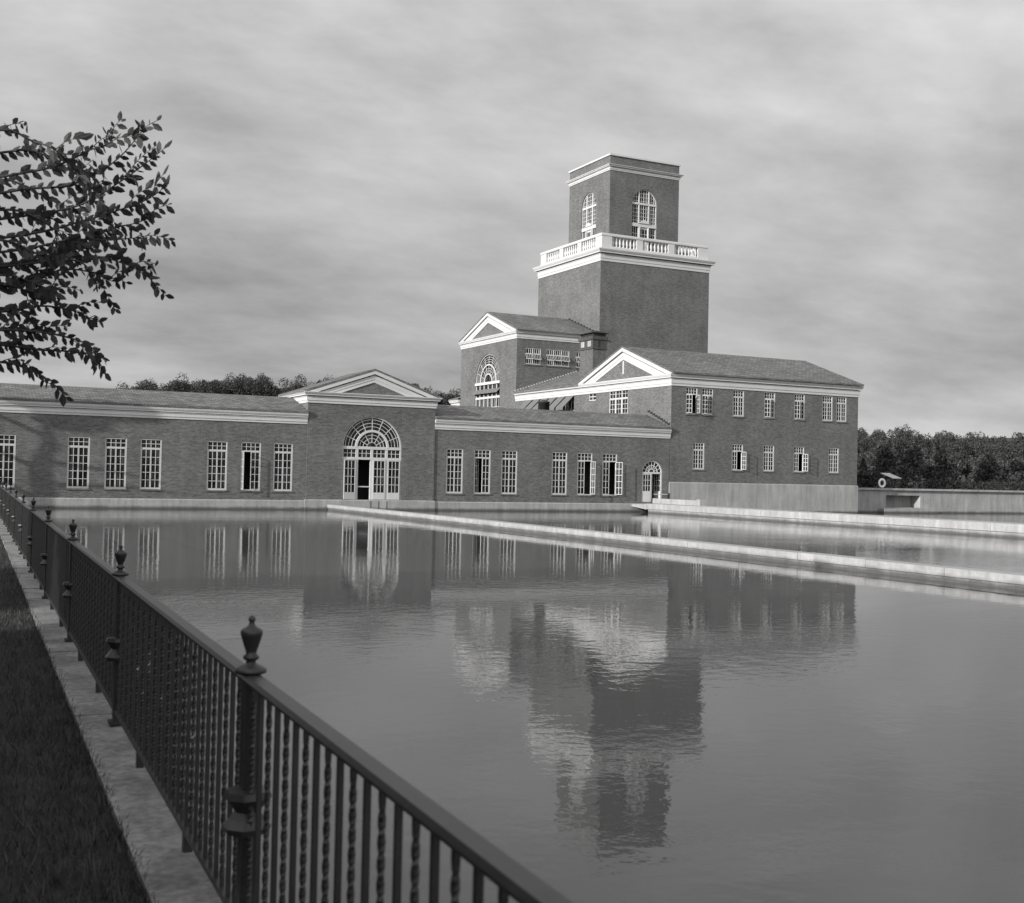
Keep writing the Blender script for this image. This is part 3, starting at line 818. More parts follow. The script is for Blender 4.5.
# ---------- tower
def tower():
    x0, x1, y0, y1 = 50.0, 60.94, 84.26, 95.25
    t = thing('brick_tower', ((x0 + x1) / 2, (y0 + y1) / 2, 0), 'square brick tower with white balustrade and smaller arched belfry stage, tallest of the buildings', 'tower')
    w = MB()
    for f, a, b in ((Fr('F', y0), x0, x1), (Fr('B', y1), x0, x1), (Fr('L', x0), y0, y1), (Fr('R', x1), y0, y1)):
        w.facade(f, a, b, .2, 20.6)
    w.build('shaft', M['brick'], t)
    cornice(ccw(x0, x1, y0, y1), 20.04, 1.0, .42, True).build('cornice', M['white'], t)
    MB().wbox(x0 + .02, x1 - .02, y0 + .02, y1 - .02, 20.95, 21.06).build('deck', M['stone'], t)
    # balustrade
    bl = MB(); o_ = -.12
    xa, xb, ya, yb = x0 - o_, x1 + o_, y0 - o_, y1 + o_
    th = .34
    bl.sweep(ccw(xa, xb, ya, yb), [(-th, 21.043), (.04, 21.043), (.04, 21.30), (0, 21.34), (-th, 21.34)], True)
    bl.sweep(ccw(xa, xb, ya, yb), [(-th, 22.16), (0, 22.16), (.05, 22.20), (.05, 22.34), (.02, 22.40), (-th, 22.40)], True)
    # pedestals, measured from the left end of each side
    L = xb - xa
    ped = [(0, 1.0), (3.42, 4.05), (6.62, 7.25), (L - 1.0, L)]
    bal_pts = []
    for kind, at, s0 in (('F', ya, xa), ('B', yb, xa), ('L', xa, ya), ('R', xb, ya)):
        f = Fr(kind, at)
        for i, (a, b) in enumerate(ped):
            if kind in 'LR':
                if i == 0: a = th
                if i == 3: b = L - th + .03
            bl.box(f, s0 + a, s0 + b, -th + .005, .008, 21.343, 22.157)
        for (a, b) in ((1.0, 3.42), (4.05, 6.62), (7.25, L - 1.0)):
            for k in range(7):
                u = s0 + a + (b - a) * (k + .5) / 7
                bal_pts.append(f.p(u, -th / 2, 21.34))
    B = bl.build('balustrade', M['white'], t)
    pr = MB().lathe((0, 0, 0), [(.10, 0), (.10, .07), (.06, .11), (.115, .26), (.12, .34), (.07, .55), (.055, .64), (.09, .70), (.09, .82)], 10)
    me = None
    for p in bal_pts:
        if me is None:
            o = pr.build('baluster', M['white'], None, True); me = o.data
        else:
            o = bpy.data.objects.new('baluster', me); col.objects.link(o)
        o.parent = B
        o.location = Vector(p) - t.location
    # belfry stage
    a0, a1, b0, b1 = 51.95, 59.0, 86.27, 93.3
    cx, cy, hf, sp, sb, tp = (a0 + a1) / 2, (b0 + b1) / 2, 1.26, 25.80, 21.1, 0
    st = MB()
    for kind, at, p, q, c in (('F', b0, a0, a1, cx), ('B', b1, a0, a1, cx), ('L', a0, b0, b1, cy), ('R', a1, b0, b1, cy)):
        st.facade(Fr(kind, at), p, q, 21.0, 29.55, [(c - hf, c + hf, sb, sp + hf, True)], .4)
    S = st.build('belfry', M['brick'], t)
    cornice(ccw(a0, a1, b0, b1), 28.30, .46, .30, True).build('cornice', M['white'], t)
    MB().wbox(a0 - .10, a1 + .10, b0 - .10, b1 + .10, 29.553, 29.70).build('coping', M['white'], t)
    MB().wbox(cx - 1.6, cx + 1.6, cy - 1.6, cy + 1.6, 21.1, 28.5).build('core', M['interior'], t)
    for kind, at, c in (('F', b0, cx), ('L', a0, cy), ('B', b1, cx), ('R', a1, cy)):
        f = Fr(kind, at); m = MB(); v0, v1 = -.26, -.10
        m.arc(f, c, sp, hf - .07, hf, v0, v1, 26)
        for s_ in (-1, 1):
            u = c + s_ * .50
            m.box(f, u - .06, u + .06, v0, v1 + .01, sb, sp + 1.08)
            m.box(f, c + s_ * hf - (.07 if s_ > 0 else 0), c + s_ * hf + (.07 if s_ < 0 else 0), v0, v1, sb, sp)
            for x in (.755, 1.0):
                m.box(f, c + s_ * x - .016, c + s_ * x + .016, -.2, -.14, 24.08, sp + math.sqrt(hf * hf - x * x) - .03)
        for x in (-.25, 0, .25): m.box(f, c + x - .016, c + x + .016, -.2, -.14, 24.08, sp + 1.2)
        m.box(f, c - hf, c + hf, v0, v1 + .02, sp - .10, sp + .08)
        z = 24.35
        while z < sp + 1.1:
            if abs(z - sp) > .15:
                hw = hf - .05 if z < sp else math.sqrt(max(.01, hf * hf - (z - sp) ** 2)) - .04
                m.box(f, c - hw, c + hw, -.198, -.142, z - .016, z + .016)
            z += .335
        m.box(f, c - hf, c + hf, v0, v1 + .06, 23.78, 24.08)
        # door surround with a little pediment
        m.box(f, c - .5, c - .40, -.2, v1 + .09, sb, 23.78); m.box(f, c + .40, c + .5, -.2, v1 + .09, sb, 23.78)
        m.prism(f, [(c - .62, 24.085), (c + .62, 24.085), (c, 24.42)], -.2, v1 + .14)
        m.box(f, c - .40, c + .40, -.2, -.15, sb, 22.75); m.box(f, c - .40, c + .40, -.2, -.15, 23.60, 23.78)
        for x in (-.14, .14): m.box(f, c + x - .02, c + x + .02, -.2, -.15, 22.75, 23.6)
        m.box(f, c - .4, c + .4, -.198, -.152, 23.16, 23.20)
        for s_ in (-1, 1):
            for x in (.78, 1.0): m.box(f, c + s_ * x - .016, c + s_ * x + .016, -.2, -.15, sb, 23.78)
            for z in (22.6, 23.2): m.box(f, min(c + s_ * .56, c + s_ * 1.19), max(c + s_ * .56, c + s_ * 1.19), -.198, -.152, z - .016, z + .016)
        o = m.build('arched_window', M['white'], t)
        A = [(c + hf * math.cos(math.pi * i / 24), sp + hf * math.sin(math.pi * i / 24)) for i in range(25)]
        MB().add([f.p(a, -.18, b) for a, b in [(c + hf, sb)] + A + [(c - hf, sb)]], [tuple(range(27))]).build('pane', M['glass'], o)
tower()

# ================================================================== GROUND, WATER, WALLS
def fx(y):
    return .95 + .036 * y
def hill(x, y):
    def ss(a, b, v):
        k = min(1, max(0, (v - a) / (b - a))); return k * k * (3 - 2 * k)
    h = 16.2 * ss(-25, 80, x) * ss(230, 300, y) * (1 - .5 * ss(400, 700, y))
    h += 7.5 * ss(95, 210, x) * ss(100, 230, y) * (1 - ss(235, 300, y))
    h += 5 * ss(260, 420, x) * ss(60, 220, y) * (1 - ss(400, 700, y))
    return h
def terrain():
    S = [-1500, -600, -250, -100, -50, -20, -8, -3, -1, 0, .86, .94, 1.0, 30, 58, 90, 98, 99] + list(range(110, 440, 11)) + [500, 700, 1500]
    Yv = [-1500, -400, -100, -41, -40, -20, 0, 10, 20, 30, 40, 50, 60, 63.9, 64.1, 70, 80] + list(range(90, 410, 10)) + [500, 700, 1500, 2500]
    vs = []
    for y in Yv:
        for s_ in S:
            x = s_ + .036 * min(70, max(-60, y))
            pond = s_ > .9 and s_ < 98.5 and -40.5 < y < 64
            z = -.8 if pond else .29 + hill(x, y)
            vs.append((x, y, z))
    n = len(S)
    fs = [(j * n + i, j * n + i + 1, (j + 1) * n + i + 1, (j + 1) * n + i) for j in range(len(Yv) - 1) for i in range(n - 1)]
    tag(MB().add(vs, fs).build('terrain', M['ground']), kind='structure')
terrain()
tag(MB().add([(.6, -40.2, 0), (103, -40.2, 0), (103, 63.95, 0), (2.6, 63.95, 0)], [(0, 1, 2, 3)]).build('pond_water', M['water']), kind='structure')
# lawn on the near bank, a hand higher than the meadow
tag(MB().add([(-60, -30, .30), (fx(-30) - .2, -30, .30), (fx(63) - .2, 63, .30), (-60, 63, .30)], [(0, 1, 2, 3)]).build('lawn', M['lawn']), kind='structure')
# stone kerb of separate slabs under the fence
kb = MB(); y = -2.0; k = 0
while y < 62:
    l = 1.55
    for (a, b) in ((-.235, .20),):
        d = random.uniform(-.008, .008)
        kb.hexa([(fx(y) + a, y + .008, -.8), (fx(y) + b, y + .008, -.8), (fx(y + l) + b, y + l, -.8), (fx(y + l) + a, y + l, -.8),
                 (fx(y) + a, y + .008, .345 + d), (fx(y) + b, y + .008, .345 + d), (fx(y + l) + b, y + l, .345 + d), (fx(y + l) + a, y + l, .345 + d)])
    y += l
tag(kb.build('kerb', M['path']), kind='structure')

def low_wall(name, x0, x1, y0, y1, ztop, zcop, label, cat):
    t = thing(name, ((x0 + x1) / 2, (y0 + y1) / 2, 0), label, cat)
    b = MB(); b.wbox(x0 + .05, x1 - .05, y0 + .02, y1, -.85, zcop - .003); b.build('wall_body', M['stone'], t)
    c = MB(); y = y0
    while y < y1 - .01:
        e = min(y + 2.4, y1)
        c.wbox(x0, x1, y + .006, e - .006, zcop, ztop + random.uniform(-.005, .005)); y = e
    c.build('coping', M['coping'], t)
    return t
low_wall('divider_wall', 19.95, 20.45, 2, 62.2, .30, .12, 'long straight concrete wall crossing the pond towards the arched entrance', 'wall')
# walkway in front of the two storey block
w = MB(); y = 8.0
while y < 60.9:
    e = min(y + 3.0, 60.9)
    w.wbox(39.72, 41.35, y + .008, e - .004, .23, .565 + random.uniform(-.006, .006)); y = e
wk = tag(w.build('walkway', M['coping']), kind='structure')
tag(MB().wbox(39.80, 41.27, 8.05, 60.85, -.85, .227).build('walkway_base', M['stone']), kind='structure')
# landing bridging the water in front of the small door
l = MB()
l.add([(39.55, 62.44, .46), (42.1, 62.44, .46), (42.1, 60.9, .53), (39.7, 60.9, .53), (39.55, 62.44, .36), (42.1, 62.44, .36), (42.1, 60.9, .20), (39.7, 60.9, .20)],
      [(0, 1, 2, 3), (7, 6, 5, 4), (0, 3, 7, 4), (1, 5, 6, 2), (3, 2, 6, 7), (0, 4, 5, 1)])
tag(l.build('landing', M['coping']), kind='structure')
t = thing('parapet_wall', (41.05, 59.8, .56), 'short pale parapet wall on the walkway, running up to the small arched door', 'wall')
MB().wbox(41.0, 41.3, 57.5, 62.2, .55, .86).build('parapet', M['coping'], t)
MB().wbox(40.96, 41.36, 57.15, 57.49, .55, .92).build('end_block', M['stone'], t)
t = thing('hand_rail', (41.7, 61.6, .5), 'low rail with a post beside the small arched door', 'railing')
MB().tube([(40.9, 61.9, 1.12), (42.0, 61.9, 1.12)], .022, 8).build('rail', M['white'], t)
MB().wbox(41.92, 42.04, 61.84, 61.96, .45, 1.2).build('post', M['darkmetal'], t)

# retaining wall and sluice on the right bank
t = thing('retaining_wall', (66, 64.2, 0), 'concrete retaining wall with a dark sluice opening, right of the two storey block', 'wall')
m = MB(); m.facade(Fr('F', 63.8), 58.4, 100, -.85, 1.62, [(61.9, 65.2, .38, 1.26, False)], .9)
m.wbox(58.4, 100, 64.75, 65.2, -.85, 1.62)
m.build('wall_body', M['stone'], t)
MB().wbox(58.9, 100, 63.62, 65.2, 1.623, 1.76).build('coping', M['coping'], t)
MB().wbox(58.45, 59.0, 63.55, 64.1, 1.36, 1.80).build('end_block', M['coping'], t)
MB().wbox(61.2, 66.4, 63.2, 63.79, -.5, .32).build('ledge', M['stone'], t)

# ------------------------------------------------------------------ leaves
def leaf_quads(C, size, aspect=.55, flat=0.0):
    n = len(C)
    a = rng.normal(size=(n, 3)); a[:, 2] *= (1 - flat); a /= np.linalg.norm(a, axis=1)[:, None] + 1e-9
    b = rng.normal(size=(n, 3)); b -= (b * a).sum(1)[:, None] * a; b /= np.linalg.norm(b, axis=1)[:, None] + 1e-9
    s_ = size * rng.uniform(.6, 1.3, n)[:, None]
    return np.stack([C - a * s_, C - b * s_ * aspect, C + a * s_, C + b * s_ * aspect], 1)

def crown_pts(c, rad, n, lobes=9, fill=.55):
    """points in an uneven cluster of lobes"""
    out = []
    for k in range(lobes):
        d = rng.normal(size=3); d /= np.linalg.norm(d)
        lc = np.array(c) + d * np.array(rad) * rng.uniform(.35, .78)
        lr = np.array(rad) * rng.uniform(.28, .5)
        m = n // lobes
        q = rng.normal(size=(m, 3)); q /= np.linalg.norm(q, axis=1)[:, None]
        out.append(lc + q * lr * (rng.uniform(0, 1, m)[:, None] ** (1 / 3.) * (1 - fill) + fill) * rng.uniform(.8, 1.15, (m, 1)))
    return np.concatenate(out)

def conifer_pts(base, h, r, n, tiers=11):
    z = rng.uniform(.08, 1, n) ** 1.15
    tier = np.floor(z * tiers) / tiers
    loc = (z - tier) * tiers
    rr = r * (1 - z) * (1.12 - .5 * loc) + .12 * r * (1 - z)
    ang = rng.uniform(0, 2 * np.pi, n)
    rr *= .72 + .28 * np.sin(ang * 5 + tier * 37) * np.cos(ang * 3 + tier * 11)
    rad = rr * rng.uniform(.25, 1.05, n) ** .6
    return np.stack([base[0] + rad * np.cos(ang), base[1] + rad * np.sin(ang), base[2] + h * z - rad * .18], 1)

# dark conifer beside the block, hedge, lifebuoy, shed
def conifer(x, y, z, h, r, label, n=9000):
    t = thing('conifer_tree', (x, y, z), label, 'tree', 'conifers by the right end of the block')
    MB().tube([(x, y, z), (x, y, z + h * .5), (x, y, z + h * .97)], [r * .07, r * .045, .02], 8).build('trunk', M['bark'], t, True)
    quads_obj('crown', leaf_quads(conifer_pts((x, y, z), h, r, n), .17, .4), M['needle'], t)
conifer(83.0, 91, .3, 6.6, 2.5, 'dark pointed conifer just right of the two storey block, before the wooded hill')
conifer(78.6, 84, .3, 4.0, 1.7, 'lower dark conifer tucked against the right end of the two storey block')

t = tag(quads_obj('clipped_hedge', leaf_quads(np.stack([rng.uniform(58.6, 100, 16000), rng.uniform(66.0, 67.2, 16000), rng.uniform(.4, 2.42, 16000) + rng.normal(0, .03, 16000)], 1), .09), M['hedge']),
        'long dark clipped hedge behind the retaining wall on the right bank', 'hedge')

t = thing('lifebuoy', (62.55, 65.0, 1.76), 'white ring lifebuoy hanging on a thin post above the retaining wall', 'lifebuoy')
MB().tube([(62.55, 65.0, 1.76), (62.55, 65.0, 2.55)], .03, 8).build('post', M['darkmetal'], t)
m = MB(); vs, fs = [], []
for i in range(28):
    a = 2 * math.pi * i / 28
    for j in range(10):
        b = 2 * math.pi * j / 10
        rr = .27 + .085 * math.cos(b)
        vs.append((62.55 + rr * math.cos(a), 64.90 + .06 * math.sin(b), 2.12 + rr * math.sin(a)))
for i in range(28):
    for j in range(10):
        fs.append((i * 10 + j, ((i + 1) % 28) * 10 + j, ((i + 1) % 28) * 10 + (j + 1) % 10, i * 10 + (j + 1) % 10))
m.add(vs, fs).build('ring', M['buoy'], t, True)

t = thing('garden_shed', (71.8, 74, .3), 'small dark shed with a pale sloping roof showing above the hedge', 'shed')
MB().wbox(71.75, 72.6, 73.2, 74.6, .3, 2.5).build('wall', M['shed'], t)
MB().add([(71.5, 73.0, 2.50), (72.5, 73.0, 2.50), (72.9, 74.8, 2.92), (71.9, 74.8, 2.92), (71.5, 73.0, 2.56), (72.5, 73.0, 2.56), (72.9, 74.8, 2.98), (71.9, 74.8, 2.98)],
         [(0, 1, 2, 3), (4, 5, 6, 7), (0, 1, 5, 4), (1, 2, 6, 5), (2, 3, 7, 6), (3, 0, 4, 7)]).build('roof', M['tin'], t)

# broadleaf tree between the front pavilion roof and the rear pavilion
def broadleaf(name, x, y, z, h, rad, label, n, size, cz=.62, mat_='leaf', lobes=11, rz=None, ry=None, off=0):
    t = thing(name, (x, y, z), label, 'tree', 'leafy trees along the lawn' if name == 'shade_tree' else None)
    tr = MB()
    tr.tube([(x, y, z), (x + .1, y, z + h * .25), (x - .05, y + .1, z + h * .5), (x + .1, y, z + h * .8)], [rad * .085, rad * .065, rad * .05, .03], 10)
    for k in range(7):
        a = k * 2.4 + x; b = h * (.32 + .06 * k)
        tr.tube([(x, y, z + b), (x + math.cos(a) * rad * .4, y + math.sin(a) * rad * .4, z + b + h * .08), (x + math.cos(a) * rad * .8, y + math.sin(a) * rad * .8, z + b + h * .12)], [rad * .035, rad * .02, .015], 7)
    tr.build('trunk', M['bark'], t, True)
    quads_obj('crown', leaf_quads(crown_pts((x + off, y, z + h * cz), (rad, ry or rad, rz or h * .42), n, lobes), size), M[mat_], t)
    return t
broadleaf('broadleaf_tree', 46.4, 113, .3, 9.3, 3.4, 'dark leafy tree showing between the entrance pavilion roof and the tall rear pavilion', 12000, .19, mat_='wood')

# far woods, one mass each
def wood(name, pts, n, size, kind_mix, label):
    V = []
    for (x, y, h) in pts:
        z = .29 + hill(x, y)
        if rng.uniform() < kind_mix:
            C = conifer_pts((x, y, z), h * 1.1, h * .24, n, 8)
        else:
            C = crown_pts((x, y, z + h * .58), (h * .34, h * .34, h * .42), n, 7, .5)
        V.append(leaf_quads(C, size))
    o = quads_obj(name, np.concatenate(V), M['wood'])
    o['kind'] = 'stuff'; o['label'] = label; o['category'] = 'wood'
P = []
for k in range(350):
    x = rng.uniform(38, 135); y = rng.uniform(290, 345)
    P.append((x, y, rng.uniform(6.5, 11.5)))
wood('hilltop_wood', P, 1500, .21, 0, 'far dark wood along the hilltop behind the left wing')
P = []
for k in range(330):
    y = 95 + 160 * rng.uniform() ** .8
    x = y * rng.uniform(.78, 1.35)
    P.append((x, y, rng.uniform(4.0, 7.0) + (y - 95) * .012))
wood('hillside_wood', P, 1100, .21, 0, 'dark wooded hillside beyond the right end of the two storey block')

# ------------------------------------------------------------------ near bank: fence
POSTGAP = 4.15
def fence():
    t = thing('iron_fence', (fx(6), 6, .35), 'black wrought iron fence with urn finials on its posts along the pond edge', 'fence')
    zb, zt = .43, 1.33
    y0, y1 = -.4, 60
    m = MB()
    prof = [(-.030, zt), (.030, zt), (.034, zt + .012), (.026, zt + .028), (-.026, zt + .028), (-.034, zt + .012)]
    def run(prof):
        b = MB(); n = len(prof)
        vs = [(fx(yy) + d, yy, z) for yy in (y0, y1) for d, z in prof]
        b.add(vs, [tuple(range(n)), tuple(range(2 * n - 1, n - 1, -1))] + [(i, i + n, (i + 1) % n + n, (i + 1) % n) for i in range(n)])
        return b
    run(prof).build('top_rail', M['iron'], t)
    run([(-.02, zb), (.02, zb), (.02, zb + .022), (-.02, zb + .022)]).build('bottom_rail', M['iron'], t)
    ys = [4.30 + POSTGAP * k for k in range(-1, 15)]
    post = MB().wbox(-.026, .026, -.026, .026, 0, 1.0)
    post.wbox(-.05, .05, -.05, .05, 0, .025)
    cap = MB().lathe((0, 0, 1.005), [(.040, 0), (.060, .008), (.062, .02), (.045, .034), (.020, .046), (.018, .058), (.030, .066), (.031, .076), (.020, .086), (.022, .10), (.030, .125), (.0385, .155), (.043, .172), (.043, .182), (.036, .192), (.018, .203), (.011, .213), (.010, .222), (.015, .230), (.011, .243), (.002, .25)], 14)
    knop = MB().lathe((0, 0, .43), [(.034, 0), (.080, .006), (.088, .028), (.064, .055), (.046, .08), (.064, .105), (.088, .132), (.080, .156), (.034, .162)], 8, math.pi / 8)
    cap.v = [(x * .95, y * .95, 1.0 + (z - 1.0) * .86) for x, y, z in cap.v]
    meshes = {}
    for y in ys:
        x = fx(y)
        if 'post' not in meshes:
            po = post.build('post', M['iron']); meshes['post'] = po.data
            cp = cap.build('finial', M['iron'], None, True); meshes['finial'] = cp.data
            kn = knop.build('knop', M['iron']); meshes['knop'] = kn.data
        else:
            po, cp, kn = [bpy.data.objects.new(nm, meshes[nm]) for nm in ('post', 'finial', 'knop')]
            for q in (po, cp, kn): col.objects.link(q)
        po.parent = t; po.location = Vector((x, y, .35)) - t.location
        cp.parent = po; kn.parent = po
    # pickets: plain square bars and twisted ones in turn
    plain_ = MB().wbox(-.0085, .0085, -.0085, .0085, 0, zt - zb)
    tw = MB(); n = 44; vs = []
    for i in range(n + 1):
        z = (zt - zb) * i / n
        f_ = min(1, max(0, (i / n - .06) / .88))
        a = f_ * math.pi * 7.5
        vs += [(.011 * math.cos(a + math.pi / 4 + j * math.pi / 2), .011 * math.sin(a + math.pi / 4 + j * math.pi / 2), z) for j in range(4)]
    tw.add(vs, [(i * 4 + j, i * 4 + (j + 1) % 4, (i + 1) * 4 + (j + 1) % 4, (i + 1) * 4 + j) for i in range(n) for j in range(4)])
    shapes = [plain_, tw]; me = [None, None]
    rest = MB(); y = 1.35 + .06; k = 0; cnt = 0
    sp = POSTGAP / 34
    y = 4.30 - 26 * sp + sp / 2
    while y < 59:
        if min(abs(y - q) for q in ys) > .03:
            if cnt < 100:
                if me[k % 2] is None:
                    o = shapes[k % 2].build('picket', M['iron']); me[k % 2] = o.data
                else:
                    o = bpy.data.objects.new('picket', me[k % 2]); col.objects.link(o)
                o.parent = t; o.location = Vector((fx(y), y, zb)) - t.location
                cnt += 1
            else:
                rest.wbox(fx(y) - .0085, fx(y) + .0085, y - .0085, y + .0085, zb, zt)
        y += sp; k += 1
    o = rest.build('far_pickets', M['iron'], t); o['kind'] = 'stuff'
    # short struts from the kerb to the bottom rail
    for yy in ys:
        for d in (-1.24, 1.24):
            MB().wbox(fx(yy + d) - .02, fx(yy + d) + .02, yy + d - .02, yy + d + .02, .34, zb - .001).build('foot', M['iron'], t)
fence()

# grass blades on the near lawn
n = 60000
gy = 2.2 + 55 * rng.uniform(0, 1, n) ** 2.2; gx = .95 + .036 * gy - .22 - rng.uniform(-.03, 1, n) ** 1.4 * (1.1 + gy * .12)
gh = rng.uniform(.03, .085, n); an = rng.uniform(0, 2 * np.pi, n)
d = np.stack([np.cos(an), np.sin(an), np.zeros(n)], 1) * .004
b0 = np.stack([gx, gy, np.full(n, .30)], 1)
tip = b0 + np.stack([rng.normal(0, .025, n), rng.normal(0, .025, n), gh], 1)
o = quads_obj('grass', np.stack([b0 - d, b0 + d, tip + d * .2, tip - d * .2], 1), M['grass'])
tag(o, 'short unmown grass beside the stone kerb', 'grass', kind='stuff')

# ------------------------------------------------------------------ near tree, its sprays reaching into the picture
def elm_leaf(V, p, d, up, L):
    """one ovate leaf of two quads folded along the midrib"""
    d = d / np.linalg.norm(d)
    s_ = np.cross(d, up); s_ /= np.linalg.norm(s_) + 1e-9
    nrm = np.cross(s_, d)
    w = L * .25
    for sg in (-1, 1):
        V.append([p, p + d * L * .38 + s_ * sg * w - nrm * w * .25, p + d * L * .75 + s_ * sg * w * .72 - nrm * w * .3, p + d * L - nrm * w * .3])

def spray(V, tb, pts, r0, density=.034, L=.10, side=True):
    pts = [np.array(p, float) for p in pts]
    # resample a smooth polyline
    P = []
    for i in range(len(pts) - 1):
        a = pts[max(i - 1, 0)]; b = pts[i]; c = pts[i + 1]; d = pts[min(i + 2, len(pts) - 1)]
        for k in range(8):
            t = k / 8
            P.append(.5 * ((2 * b) + (-a + c) * t + (2 * a - 5 * b + 4 * c - d) * t * t + (-a + 3 * b - 3 * c + d) * t ** 3))
    P.append(pts[-1])
    ln = [0]
    for i in range(1, len(P)): ln.append(ln[-1] + np.linalg.norm(P[i] - P[i - 1]))
    tb.tube([tuple(p) for p in P[::2]], [max(.0025, r0 * (1 - .85 * i / (len(P[::2]) - 1))) for i in range(len(P[::2]))], 5)
    s_ = .06; k = 0; tot = ln[-1]
    while s_ < tot:
        i = next(j for j in range(1, len(ln)) if ln[j] >= s_)
        f = (s_ - ln[i - 1]) / (ln[i] - ln[i - 1] + 1e-9)
        p = P[i - 1] * (1 - f) + P[i] * f
        t = (P[i] - P[i - 1]); t /= np.linalg.norm(t)
        sd = np.cross(t, np.array([0, 0, 1.])); sd /= np.linalg.norm(sd) + 1e-9
        pv = np.cross(sd, t)                                   # square to the twig, in the upright plane
        q = 1 if k % 2 else -1
        d = t * rng.uniform(.45, .95) + pv * q * rng.uniform(.35, .8) + sd * rng.normal(0, .3) + np.array([0, 0, -rng.uniform(.15, .45)])
        elm_leaf(V, p, d, sd + np.array([rng.normal(0, .35), rng.normal(0, .35), rng.normal(0, .45)]), L * rng.uniform(.5, 1.2))
        s_ += density * rng.uniform(.7, 1.3); k += 1
    return P

def near_tree():
    bx, by = -1.9, 10.6
    t = thing('elm_tree', (bx, by, .3), 'leafy tree at the left edge, its sprays of leaves hanging over the fence', 'tree')
    tr = MB()
    tr.tube([(bx, by, .25), (bx + .03, by, 1.4), (bx - .05, by + .1, 3.0), (bx + .1, by, 5.0), (bx, by - .1, 7.2)], [.27, .21, .18, .12, .05], 12)
    V = []
    # sprays given as polylines from the limbs outwards; the first ones are those seen against the sky
    S = SPRAYS
    for pl in S:
        spray(V, tr, pl, .013)
        # side twigs
        for k in range(3 + int(rng.integers(0, 3))):
            i = int(rng.integers(1, len(pl) - 1)) if len(pl) > 2 else 0
            p = np.array(pl[i], float)
            q = np.array(pl[min(i + 1, len(pl) - 1)], float) - np.array(pl[i - 1], float)
            q /= np.linalg.norm(q)
            e = p + q * rng.uniform(.14, .30) + np.array([rng.normal(0, .05), rng.normal(0, .12), rng.normal(0, .13)])
            spray(V, tr, [p, (p + e) / 2 + np.array([0, 0, .03]), e], .005)
    # limbs
    for z, e in ((2.4, (.0, 10.2, 3.1)), (3.0, (.1, 10.5, 3.9)), (3.6, (.2, 10.3, 4.4)), (4.2, (.1, 10.6, 5.0))):
        tr.tube([(bx, by, z), (bx * .5, by - .1, z + .5), e], [.07, .045, .018], 8)
    # the crown overhead and to the left, outside the picture
    C = crown_pts((bx - .9, by + .2, 5.2), (2.1, 3.0, 2.4), 2600, 14, .4)
    for p in C:
        if p[0] > .25 + (p[1] - 10) * .05: continue
        d = rng.normal(size=3); d[2] -= .6
        elm_leaf(V, p, d, np.array([0, .2, 1.]), .10)
    tr.build('trunk', M['bark'], t, True)
    quads_obj('crown', np.array(V), M['leaf'], t)
